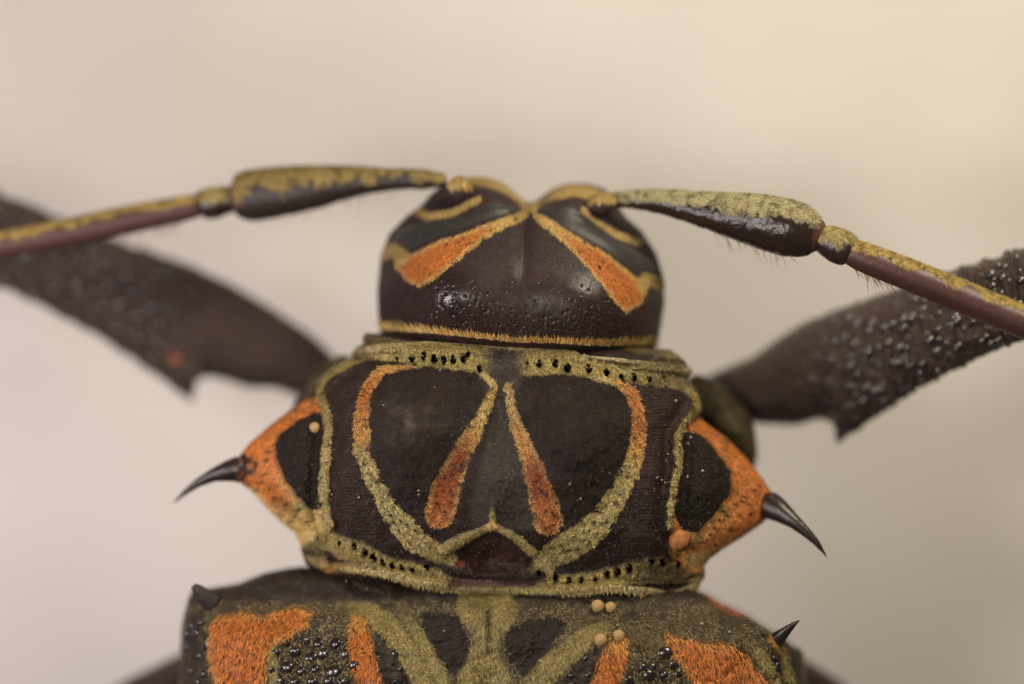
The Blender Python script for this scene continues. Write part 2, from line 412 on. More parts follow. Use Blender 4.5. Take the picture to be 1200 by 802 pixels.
    for x in np.arange(441, 771, .42):
        if 601 < x < 606: continue
        y = float(itp(x, line)) + rng.uniform(-1, 1.5); q, nn_ = nearest(g, x, y)
        P.append(q + [0, -.01, .02]); N.append(nn_); A.append(math.radians(93 + rng.normal(0, 5))); C.append(YEL if rng.random() < .8 else YOR)
    gap = np.array([vn(np.array(i * .18), np.array(0.), 8) for i in range(len(P))])
    keep = (gap > .33) | (rng.random(len(P)) < .45)
    P = np.array(P)[keep]; N = np.array(N)[keep]
    NN = np.array(N); V, q, t, c = hair_arrays(P, NN, np.array(A)[keep], np.array(C)[keep] * 1.0, .125, .014, .3, .08)
    mesh_obj('bristle_fringe', V, [q, t], M_hair, hd, c)
    P2 = []
    for x in np.arange(441, 771, .25):
        q_, _ = nearest(g, x, float(itp(x, line)) + rng.uniform(-2.5, 1.5)); P2.append(q_ + [0, 0, .012])
    P2 = np.array(P2); V, q, t, c = hair_arrays(P2, np.tile([0, -.35, .93], (len(P2), 1)), np.full(len(P2), math.radians(80)), np.tile(YEL, (len(P2), 1)) * .8, .04, .012, .3, .6)
    mesh_obj('bristle_base', V, [q, t], M_hair, hd, c)
    return g, hd
G_head, O_head = head()

# ================================================================ PRONOTUM
PF = [(465, 422, 3), (483, 421, 4.2), (497, 418, 4.5), (509, 421, 5.2), (520, 423, 5), (531, 422, 4.8), (543, 421, 5), (549, 416, 3.2), (562, 433, 4),
      (618, 425, 2.5), (632, 427, 4.2), (651, 426, 4.8), (665, 432, 5.4), (690, 433, 5.2), (711, 438, 4.2), (729, 443, 4.5), (743, 443, 4.5), (761, 446, 3.8), (778, 444, 3)]
PR = [(372, 629, 2.3), (382, 632, 2.8), (397, 637, 3), (415, 641, 3.8), (428, 648, 4.3), (438, 654, 4.6), (449, 660, 4), (459, 664, 3.8), (471, 666, 3.4), (483, 668, 3.8), (500, 666, 3.6),
      (517, 648, 1.8), (632, 672, 2.8), (651, 678, 4.2), (667, 681, 3.8), (682, 681, 3.8), (697, 680, 3.8), (712, 674, 4.3), (724, 671, 4.6), (738, 667, 4.8), (764, 660, 3.8), (777, 660, 3.8), (795, 661, 3.4)]
def pronotum():
    tl = lambda x: .055 * (x - 590)
    def bend(x, y):
        v = np.clip((y - 395) / 290, 0, 1)
        return tl(x) + 13 * v ** 3 * np.clip(1 - ((x - 590) / 225) ** 2, -.3, 1)
    def conv(p): return [(x, y - .055 * (x - 590)) for x, y in p]
    L = conv([(438, 387), (428, 391), (424, 397), (427, 403), (420, 407), (414, 413), (413, 419), (392, 429), (374, 446), (368, 460), (357, 471), (340, 482), (318, 499), (297, 517), (283, 532), (273, 544), (268, 552), (274, 561), (286, 569), (299, 580), (316, 599), (332, 615), (346, 625), (352, 636), (354, 650), (358, 662), (372, 672)])
    R = conv([(764, 394), (778, 397), (786, 401), (790, 406), (787, 412), (795, 416), (804, 425), (808, 434), (806, 441), (810, 450), (818, 462), (822, 476), (824, 495), (851, 514), (876, 540), (892, 561), (901, 575), (907, 586), (909, 595), (906, 603), (900, 609), (888, 617), (870, 630), (848, 644), (831, 655), (824, 664), (826, 676), (818, 688), (805, 695)])
    L = [(x, y) for x, y in L]; yv0 = min(L[0][1], R[0][1]); yv1 = max(L[-1][1], R[-1][1])
    rearline = [(355, 655), (430, 665), (461, 673), (491, 682), (521, 688), (551, 690), (575, 691), (600, 695), (645, 696), (691, 690), (721, 687), (751, 691), (781, 702), (805, 693), (826, 681)]
    def H(x, y):
        y0 = y - tl(x); c = x - 590
        z = its(y0, [(385, -.52), (396, -.50), (402, -.36), (410, -.24), (420, -.30), (430, -.28), (445, -.16), (480, -.07), (560, -.03), (620, -.10), (650, -.26), (662, -.34), (672, -.33), (684, -.34), (700, -.5)], 3)
        side = np.abs(c) / 205
        z = z - .30 * np.clip(side, 0, 1) ** 3.5 - .62 * np.clip(side - .97, 0, 1) ** 1.0 * 1.0
        z = z + np.where(c > 0, .10, 0) * sst(.2, 1.2, side)
        # bosses
        z = z + .30 * np.exp(-((x - 482) / 42) ** 2 - ((y - 508) / 52) ** 2) + .30 * np.exp(-((x - 676) / 46) ** 2 - ((y - 520) / 58) ** 2)
        z = z + .18 * np.exp(-((x - 579) / 22) ** 2 - ((y - 572) / 38) ** 2) - .12 * np.exp(-((x - 588) / 12) ** 2 - ((y - 480) / 50) ** 2)
        z = z + .08 * np.exp(-((x - 404) / 22) ** 2 - ((y - 560) / 60) ** 2) + .10 * np.exp(-((x - 765) / 24) ** 2 - ((y - 580) / 60) ** 2)
        # side lines: a raised rib with a groove inside it, and a swelling under each black patch
        for ln, in (([(408, 424), (381, 443), (373, 457), (381, 479), (385, 503), (381, 531), (380, 558), (379, 590), (385, 614)],),
                    ([(806, 440), (820, 474), (801, 496), (793, 515), (794, 548), (790, 570), (787, 592), (785, 618)],)):
            sd, _, _ = stroke(x, y, [(a, b, 0, DRK) for a, b in ln]); z = z + .05 * np.exp(-(sd / 6) ** 2) - .06 * np.exp(-((sd - 13) / 6) ** 2)
        z = z + .10 * np.exp(-((x - 348) / 26) ** 2 - ((y - 540) / 40) ** 2) + .10 * np.exp(-((x - 826) / 28) ** 2 - ((y - 565) / 40) ** 2)
        # rear apex ridges and the sunken triangle under them
        sd, _, _ = stroke(x, y, [(577, 594, 1, DRK), (577, 616, 1, DRK), (600, 628, 1, DRK), (622, 648, 1, DRK)]); z = z + .06 * np.exp(-(sd / 4) ** 2)
        sd, _, _ = stroke(x, y, [(577, 616, 1, DRK), (548, 632, 1, DRK), (524, 645, 1, DRK)]); z = z + .05 * np.exp(-(sd / 5) ** 2)
        z = z - .12 * np.exp(-((x - 578) / 34) ** 2 - ((y - 655) / 16) ** 2)
        sd, _, _ = stroke(x, y, [(a, b, 1.5, DRK) for a, b in rearline]); z = z + .10 * np.exp(-(sd / 4.5) ** 2) - .05 * np.exp(-((sd - 9) / 3.5) ** 2)
        # front collar: three fine transverse folds
        for off, am in ((0, .05), (9, .035), (17, .02)):
            sd, _, _ = stroke(x, y, [(425, 398 + off, 0, DRK), (500, 400 + off, 0, DRK), (590, 404 + off, 0, DRK), (700, 408 + off * 1.2, 0, DRK), (800, 412 + off * 1.7, 0, DRK)])
            z = z + am * np.exp(-(sd / 2.6) ** 2) * (sst(0, 150, np.abs(c)) * .7 + .3)
        z = z + .10 * (fbm(x, y, 34, 11) - .5) + .014 * (fbm(x, y, 7, 12) - .5) + .012 * (fbm(x * .6, y, 4.5, 13, 2) - .5)
        wr = sst(.55, .8, side) * sst(1.2, .95, side)
        z = z + wr * .003 * np.sin((y + 3 * fbm(x, y, 20, 4)) * 1.5 + 6 * fbm(x, y, 12, 5))
        return z
    g = loft(L, R, 399, 688, 640, 430, bend, H, lambda x, y: -.95 - .25 * np.clip(1 - (np.abs(x - 590) / 240), 0, 1) + np.where(x > 590, .12, 0) * sst(0, 200, np.abs(x - 590)), 2.2, 10, 22)
    px, py = g.px, g.py
    # pits
    for x, y, r in PF + PR:
        d = np.hypot(px - x, (py - y) * .85); g.P[..., 2] -= .11 * (1 - sst(r * .35, r * 1.15, d)); g.P[..., 2] += .022 * np.exp(-((d - r * 1.5) / 2) ** 2)
    du = np.gradient(g.P, axis=1); dv = np.gradient(g.P, axis=0); nn = np.cross(dv, du); nn /= np.linalg.norm(nn, axis=-1, keepdims=True) + 1e-9; g.N = nn * np.sign(nn[..., 2].mean())
    n1 = fbm(px, py, 40, 1)[..., None]; n2 = fbm(px, py, 9, 2)[..., None]
    g.col = np.array(DRK) * (.5 + .6 * n2) + np.array(PUR) * .5 * n1
    g.rough[:] = .62
    g.col = g.col + (sst(120, 170, np.abs(px - 590)) * fbm(px, py, 12, 3))[..., None] * np.array((.016, .007, .005))
    e = (fbm(px, py, 6, 21) - .5) * 6
    # velvet black fields inside the loops, greyish dusting
    for pts in ([(445, 440), (560, 440), (575, 452), (560, 490), (520, 550), (500, 610), (470, 600), (440, 560), (430, 500)],
                [(612, 440), (735, 450), (745, 500), (735, 550), (700, 605), (668, 620), (650, 590), (620, 520), (603, 470)]):
        sd = poly(px, py, pts); paint(g, sd, np.array(BLK) * (.35 + 1.4 * n2) + np.array((.006, .003, .002)) * (fbm(px, py, 22, 71)[..., None] > .5), 5, .72)
    gm = np.exp(-((px - 472) / 28) ** 2 - ((py - 495) / 26) ** 2) + .8 * np.exp(-((px - 515) / 16) ** 2 - ((py - 490) / 14) ** 2)
    g.col += (gm * fbm(px, py, 10, 31) ** 2)[..., None] * np.array((.11, .09, .075))
    paint(g, poly(px, py, [(560, 440), (612, 440), (600, 480), (618, 560), (632, 620), (600, 622), (578, 606), (556, 622), (552, 590), (580, 480)]), np.array(GRY) * .75, 5, .7)
    FOLD = []
    # front band
    fb = [(418, 414, 9, OLD), (440, 409, 12, OLI), (480, 414, 11, OLI), (520, 418, 13, OLI), (556, 421, 13, OLI), (578, 425, 14, GRY), (604, 427, 13, GRY), (625, 426, 12, OLI), (660, 425, 11, OLI), (700, 432, 11, OLI), (735, 437, 10, OLI), (775, 436, 17, OLD), (812, 442, 14, OLD)]
    sdf, cf, af = stroke(px, py, fb); mf = paint(g, sdf + e, cf, 3, .8)
    fold = .5 + .9 * fbm(px * .15, py, 3.2, 15, 2)[..., None]
    for pts in ([(735, 408, 3, OLD), (770, 408, 9, OLD), (800, 416, 12, OLD)], [(424, 399, 9, OLD), (452, 401, 4, OLD), (480, 403, 2, OLD)]):
        sd, c, a = stroke(px, py, pts); paint(g, sd + e * .5, c * fold * .7, 3, .7)
    sd2, c2, a2 = stroke(px, py, [(552, 425, 3, OLI), (566, 438, 4, OLI), (578, 450, 4, YEL)]); paint(g, sd2 + e * .6, c2, 2, .8)
    for pts, cc_ in (([(422, 411), (460, 406), (500, 404), (560, 408), (600, 411), (660, 414), (720, 421), (770, 427), (806, 433)], PAL),):
        sd, c, a = stroke(px, py, [(x, y, 1.1, cc_) for x, y in pts]); paint(g, sd + (fbm(px, py, 3, 98) - .5) * 3, c * .8, 1.2, .6); g.P += g.N * (.03 * np.exp(-(sd / 2) ** 2))[..., None]
    for pts in ([(680, 414), (740, 419), (806, 426)], [(725, 430), (770, 434), (810, 441)], [(420, 418), (445, 413), (470, 411)]):
        sd, c, a = stroke(px, py, [(x, y, 1.0, DRK) for x, y in pts]); paint(g, sd + (fbm(px, py, 3, 99) - .5) * 3, DRK, 1.4, .5); g.P -= g.N * (.04 * np.exp(-(sd / 2) ** 2))[..., None]
    # rear band
    rb = [(362, 628, 9, OLI), (385, 634, 10, OLI), (420, 648, 12, OLI), (450, 663, 11, OLI), (480, 670, 11, OLI), (510, 677, 9, OLI), (545, 687, 3.5, OLI), (580, 690, 3, OLI), (615, 692, 4, OLI), (650, 685, 10, OLI), (690, 683, 11, OLI), (725, 675, 11, OLI), (760, 667, 13, OLD), (800, 668, 13, OLD), (818, 670, 9, OLD)]
    sdr, cr, ar_ = stroke(px, py, rb); mr_ = paint(g, sdr + e, cr, 3, .8)
    for pts in ([(752, 676), (780, 678), (822, 672)], [(745, 683), (790, 686), (822, 680)], [(356, 645), (400, 655), (440, 664)]):
        sd, c, a = stroke(px, py, [(x, y, .8, DRK) for x, y in pts]); g.P -= g.N * (.045 * np.exp(-(sd / 2) ** 2))[..., None]; FOLD.append(sd)
    # left lower corner felt
    sdc, cc, ac = stroke(px, py, [(372, 620, 13, OLI), (364, 640, 12, OLD), (372, 658, 7, OLI), (384, 666, 4, YOR), (400, 664, 5, OLI), (440, 668, 5, YEL)]); mc_ = paint(g, sdc + e, cc * .9, 3, .8)
    sdm, cm, am_ = stroke(px, py, [(a, b, 2.6, PAL) for a, b in rearline if a > 390]); mm = paint(g, sdm + e * .3, cm * .8, 1.5, .8)
    sd, c, a = stroke(px, py, [(745, 690, 2, PAL), (765, 694, 4, PAL), (785, 700, 5, PAL), (800, 695, 4, PAL), (818, 684, 3, OLI)]); paint(g, sd, c * .9, 2, .6)
    for sd in FOLD: paint(g, sd + (fbm(px, py, 3, 99) - .5) * 3, DRK, 1.4, .5)
    # sunken triangle: reddish horn
    paint(g, poly(px, py, [(577, 624), (596, 634), (614, 652), (618, 674), (542, 672), (540, 656), (558, 636)]), np.array((.034, .014, .012)) * (.5 + n2), 6, .45)
    for pts in ([(506, 648, 9, OLI), (524, 652, 9, OLI), (538, 662, 5, OLD)], [(650, 655, 9, OLI), (634, 660, 8, OLI), (622, 668, 4, OLD)]):
        sd, c, a = stroke(px, py, pts); paint(g, sd + e, c * .6, 3, .7)
    paint(g, np.hypot((px - 538) / 2.2, py - 661) - 3, (.22, .03, .02), 2, .3)
    paint(g, np.abs(py - (683 + .02 * (px - 560))) * 1.0 + 40 * (np.abs(px - 575) > 52) - 3.5, (.11, .05, .045), 1.5, .32)
    # apex ridges
    ap = []
    for pts in ([(577, 596, 1.5, OLI), (577, 616, 3, YEL), (592, 624, 3, PAL), (608, 633, 3.5, OLI), (622, 646, 5, OLI), (634, 656, 6, OLI)], [(577, 616, 3, YEL), (560, 625, 4, OLI), (540, 634, 6, OLI), (522, 643, 7, OLI)]):
        sd, c, a = stroke(px, py, pts); m = paint(g, sd + e * .5, c * .8, 2, .8); ap.append((m > .5, a))
    felt = []; FD = []
    def felt_stroke(nm, pts, per=95, ln=.055, jit=.4, edge=1., cm=1., ea=None):
        sd, c, a = stroke(px, py, pts)
        hole = sd + 2.0 + e * edge + (fbm(px, py, 2.6, 91, 2) - .5) * 5 * min(1, edge * 1.4)
        if nm == 'inner_stripe':
            mt = fbm(px, py, 9, 93)[..., None]; edge_ = np.exp(-((sd + 3.5) / 2.2) ** 2)[..., None] * (fbm(px, py, 12, 94) > .5)[..., None]
            c = c * (.55 + .9 * mt); c = c * (1 - .5 * edge_) + np.array(YEL) * .5 * edge_
        c = c * (1 - .75 * (fbm(px, py, 3.4, 66, 2) > .70)[..., None]); ed_ = sst(-5, -1, hole)[..., None] * .3; c = c * (1 - ed_) + np.array(YEL) * ed_
        hole = hole + 9 * sst(.30, .20, fbm(px, py, 6, 67, 2))
        m = paint(g, hole, c * .9, 1.6, .75)
        felt.append((nm, m > .5, a if ea is None else ea, per, ln, jit, cm))
    GOL = (.49, .385, .155)
    felt_stroke('outer_stripe', [(492, 430, 3, OLI), (470, 431, 5, YOR), (447, 434, 7, YOR), (434, 450, 8, ORG), (426, 470, 9, ORG), (424, 490, 11, YOR), (425, 510, 11, YOR), (421, 528, 9, OLI), (430, 546, 10, GOL), (440, 570, 11, GOL), (455, 596, 12, GOL), (472, 618, 15, GOL), (486, 633, 15, GOL), (506, 644, 11, OLI), (527, 654, 7, OLI)])
    felt_stroke('outer_stripe', [(690, 442, 3, OLI), (706, 445, 5, PAL), (724, 449, 7, YOR), (740, 461, 9, ORG), (748, 481, 9, ORG), (749, 503, 10, ORG), (746, 528, 11, YOR), (740, 550, 12, GOL), (729, 572, 13, GOL), (716, 594, 14, GOL), (703, 612, 16, GOL), (687, 628, 18, GOL), (665, 642, 18, GOL), (642, 655, 14, GOL), (646, 672, 5, OLI)])
    felt_stroke('inner_stripe', [(579, 452, 5, YEL), (573, 470, 6.5, YEL), (565, 488, 8.5, YEL), (553, 510, 11, YOR), (541, 532, 12.5, RUS), (530, 556, 16, RUS), (521, 580, 19, ORD), (515, 602, 18, ORG)], 95, .045, .55, .8)
    felt_stroke('inner_stripe', [(596, 452, 5, YEL), (599, 480, 7, YEL), (606, 502, 9, YOR), (615, 524, 10.5, YOR), (624, 548, 13, RUS), (632, 572, 15, ORD), (639, 592, 18, ORG), (642, 609, 19, ORG)], 95, .045, .55, .8)
    # flanks: orange felt running to yellow at the rear rim, black patch inside
    for sgn, side_m, blk in ((-1, (px < 384) & (py > 462) & (py < 632), [(372, 482), (350, 492), (328, 508), (322, 520), (324, 538), (333, 562), (348, 582), (366, 599), (380, 596), (382, 540), (386, 500), (378, 482)]),
                             (1, (px > 790) & (py > 494) & (py < 662), [(802, 506), (812, 504), (828, 515), (845, 536), (857, 553), (856, 578), (838, 603), (817, 625), (798, 622), (788, 600), (792, 550), (796, 520)])):
        if sgn < 0:
            region = poly(px, py, [(378, 464), (350, 470), (320, 490), (280, 520), (255, 550), (290, 590), (330, 625), (350, 640), (380, 625), (384, 600), (386, 540), (386, 500)])
            yb = np.clip(sst(585, 618, py + .10 * (px - 330)) + .75 * sst(12, 2, np.abs(poly(px, py, blk))) * sst(540, 590, py), 0, 1)
        else:
            region = poly(px, py, [(806, 502), (815, 490), (850, 500), (900, 550), (935, 600), (890, 640), (830, 672), (800, 664), (784, 650), (786, 626), (790, 600), (796, 560), (798, 520)])
            yb = sst(0, 26, (py - 640) + .55 * (px - 850)) * 0 + sst(-4, 16, py - (654 - .55 * (px - 835))) * .9 + .35 * sst(35, 0, np.abs(poly(px, py, blk))) * sst(560, 620, py)
            yb = np.clip(yb, 0, 1)
        c = np.array(ORG)[None] * (1 - yb[..., None]) + np.array(YEL) * yb[..., None]
        c = c * (1 - .4 * (fbm(px, py, 18, 50) > .62)[..., None] * np.array([1, .6, .5]))
        dots = np.zeros(px.shape)
        dl = [(862, 592), (871, 588), (853, 605), (843, 610), (880, 604), (868, 605), (838, 620), (826, 636), (834, 628), (813, 643), (857, 622), (873, 583), (884, 575), (890, 570), (848, 600), (840, 640), (878, 592), (895, 600)] if sgn > 0 else \
             [(300, 545), (310, 556), (318, 574), (322, 585), (335, 592), (345, 606), (312, 540), (305, 566), (330, 605), (350, 598), (360, 612), (340, 612), (315, 530), (300, 575)]
        FD += [(x, y, 2.2) for x, y in dl]
        for x, y in dl:
            d = np.hypot(px - x, py - y); dots = np.maximum(dots, 1 - sst(1.2, 3.0, d)); g.P[..., 2] -= .03 * (1 - sst(.8, 3, d))
        rp = [(297, 575, 3, YEL), (315, 596, 5, YEL), (333, 613, 8, YEL), (355, 622, 9, YEL), (376, 614, 7, YEL)] if sgn < 0 else [(880, 622, 2, YEL), (866, 632, 4, YEL), (848, 644, 6, YEL), (831, 653, 7, YEL), (806, 656, 7, YEL)]
        sdr_, cr_, _ = stroke(px, py, rp); k_ = (1 - sst(-4, 6, sdr_ + e))[..., None]; c = c * (1 - k_) + cr_ * k_
        c = c * (.75 + .5 * fbm(px, py, 6, 57)[..., None])
        tipd = (np.hypot(px - 277, py - 550) if sgn < 0 else np.hypot(px - 908, py - 596)) + (fbm(px, py, 7, 7) - .5) * 30 - 8
        m = paint(g, region + e * .5, c * .95, 2, .7)
        paint(g, tipd - 12, (.020, .011, .010), 6, .3)
        bsd = poly(px, py, blk) + e * .5
        paint(g, bsd, BLK, 1.6, .8)
        g.col = g.col * (1 - .93 * dots[..., None])
        ang = np.full(px.shape, math.radians(200 if sgn < 0 else -25))
        felt.append(('flank_felt', (m > .5) & (bsd > .5) & (tipd > 14) & (dots < .3), ang, 130, .05, .35, 1.0))
    felt_stroke('side_line', [(424, 420, 6, OLI), (408, 425, 7, OLI), (390, 434, 8, OLI), (377, 446, 7, OLI), (374, 458, 6, OLI), (381, 479, 6, OLI), (385, 503, 6, OLI), (382, 531, 6.5, GOL), (380, 558, 7, GOL), (379, 590, 8, GOL), (383, 614, 8, GOL)], 100, .045, .35, .5)
    felt_stroke('side_line', [(770, 444, 5, OLD), (795, 452, 6, OLD), (815, 464, 6, OLI), (818, 478, 5, OLI), (802, 496, 5.5, OLI), (794, 515, 6, OLI), (795, 548, 5.5, GOL), (790, 570, 5.5, GOL), (787, 592, 5.5, GOL), (785, 616, 5, OLI)], 100, .045, .35, .5)
    # dots in the felt
    DOTS = [(436, 558), (441, 566), (445, 573), (437, 581), (447, 588), (452, 596), (458, 604), (461, 612), (470, 611), (477, 615), (468, 622), (479, 636), (487, 622), (455, 580), (450, 566),
                 (735, 560), (728, 580), (720, 590), (705, 600), (697, 612), (690, 622), (684, 634), (672, 630), (668, 645), (657, 640), (650, 650), (700, 625), (712, 610), (678, 645), (645, 642), (718, 572), (738, 548),
                 (520, 560), (528, 575), (512, 590), (522, 600), (510, 606), (540, 545), (628, 565), (640, 580), (648, 600), (636, 612), (652, 590)]
    for x, y in DOTS:
        d = np.hypot(px - x, py - y); m = 1 - sst(1.0, 2.5, d); g.col = g.col * (1 - .95 * m[..., None])
    for x, y, r in PF + PR:
        d = np.hypot(px - x, (py - y) * .85); paint(g, d - r * .95, (.010, .006, .005), 1.2, .3)
    pit = np.zeros(px.shape, bool)
    for x, y, r in PF + PR: pit |= np.hypot(px - x, (py - y) * .85) < r * 1.0
    o = fix(grid_obj('pronotum', g, M_cut, BP, g.under))
    AV = [(x, y, r * .8) for x, y, r in PF + PR]; AVD = AV + [(x, y, 1.9) for x, y in DOTS] + FD
    line_m = np.zeros(px.shape, bool)
    for f in felt:
        if f[0] == 'side_line': line_m |= f[1]
    for x, y, r in PF + PR: pass
    for nm, m, a, per, ln, jit, cm in felt:
        if nm == 'flank_felt': m = m & ~line_m
        hair_obj(nm, g, m & ~pit, a, o, per, ln, .009, jit=jit, cmul=cm, avoid=AVD, lift=.13 if nm == 'inner_stripe' else .2)
    hair_obj('front_felt', g, (mf > .5) & ~pit & (g.w > -.97), math.radians(-95) + (px - 590) * .003 + (fbm(px, py, 16, 77) - .5) * 3, o, 90, .055, .009, jit=.55, cmul=1.15, avoid=AV, lift=.22)
    hair_obj('rear_felt', g, ((mr_ > .5) | (mc_ > .5)) & ~pit, math.radians(-75) - (px - 590) * .0015 + (fbm(px, py, 16, 78) - .5) * 3, o, 90, .055, .009, jit=.5, cmul=1.15, avoid=AV, lift=.22)
    hair_obj('rear_rim', g, mm > .5, math.radians(-80), o, 160, .055, .010, jit=.5, cmul=1.15)
    for m, a in ap: hair_obj('apex_ridge', g, m, a, o, 120, .045, .009, jit=.5)
    rest = ~(((mf > .5) | (mr_ > .5))) & (g.w > -.9) & (np.abs(g.s) < .97)
    hair_obj('short_pile', g, rest & ~pit, math.radians(-90), o, 14, .035, .006, col=np.array((.035, .024, .017)), base=False, jit=.8, kind='stuff')
    hair_obj('pale_pile', g, (rng.random(px.shape) < .5) & rest & ((px < 440) | (px > 740) | (py > 590) | (np.abs(px - 590) < 25)) & ~pit, math.radians(-80), o, 2.2, .035, .006, col=np.array((.16, .12, .07)), base=False, jit=.9, kind='stuff')
    # fringe hanging over the wing bases
    P = []
    for x in np.arange(400, 800, .8):
        q, _ = nearest(g, x, float(itp(x, rearline)) + 2.5); P.append(q)
    P = np.array(P); V, q, t, c = hair_arrays(P, np.tile([0, .3, .95], (len(P), 1)), np.full(len(P), math.radians(-88)), np.tile(OLI, (len(P), 1)) * 1.2, .075, .009, .0, .35)
    mesh_obj('rear_fringe', V, [q, t], M_hair, o, c)['kind'] = 'stuff'
    return g, o
G_pro, O_pro = pronotum()

# ---- side spines
def spine(st, parent, nm='spine', mat=None, nseg=70, flat=.9, col=(.020, .011, .009), rough=.25):
    g = tube(st, nseg, 28, flat, end=(False, False)); g.col[:] = col
    g.rough[:] = rough + .1 * fbm(g.u, g.a * 20, 8, 3)
    if nm == 'spine':
        k = sst(.20, .08, g.t + .40 * (fbm(g.px, g.py, 6, 4) - .5))[..., None]; g.col = g.col * (1 - k) + np.array(ORG) * .8 * k; g.rough = g.rough * (1 - k[..., 0]) + .85 * k[..., 0]
    o = tube_obj(nm, g, mat or M_ant, parent)
    if nm == 'spine': hair_obj('flank_felt', g, (k[..., 0] > .4) & (g.N[..., 2] > -.1), math.radians(200 if st[-1][0] < 600 else -35), o, 110, .045, .009, base=False, lift=.15)
    return o
spine([(303, 553, -1.05, 7), (291, 551, -.93, 12), (280, 550, -.88, 16), (268, 552, -.86, 13), (250, 557, -.86, 8), (232, 566, -.92, 5.2), (217, 577, -.98, 3.2), (203, 590, -1.04, .5)], O_pro)
spine([(880, 586, -1.0, 7), (893, 590, -.84, 13), (902, 592, -.74, 17), (913, 598.5, -.64, 14), (930, 611, -.52, 8.6), (944, 623, -.48, 6.2), (957, 636, -.45, 4), (969, 653, -.42, .4)], O_pro)

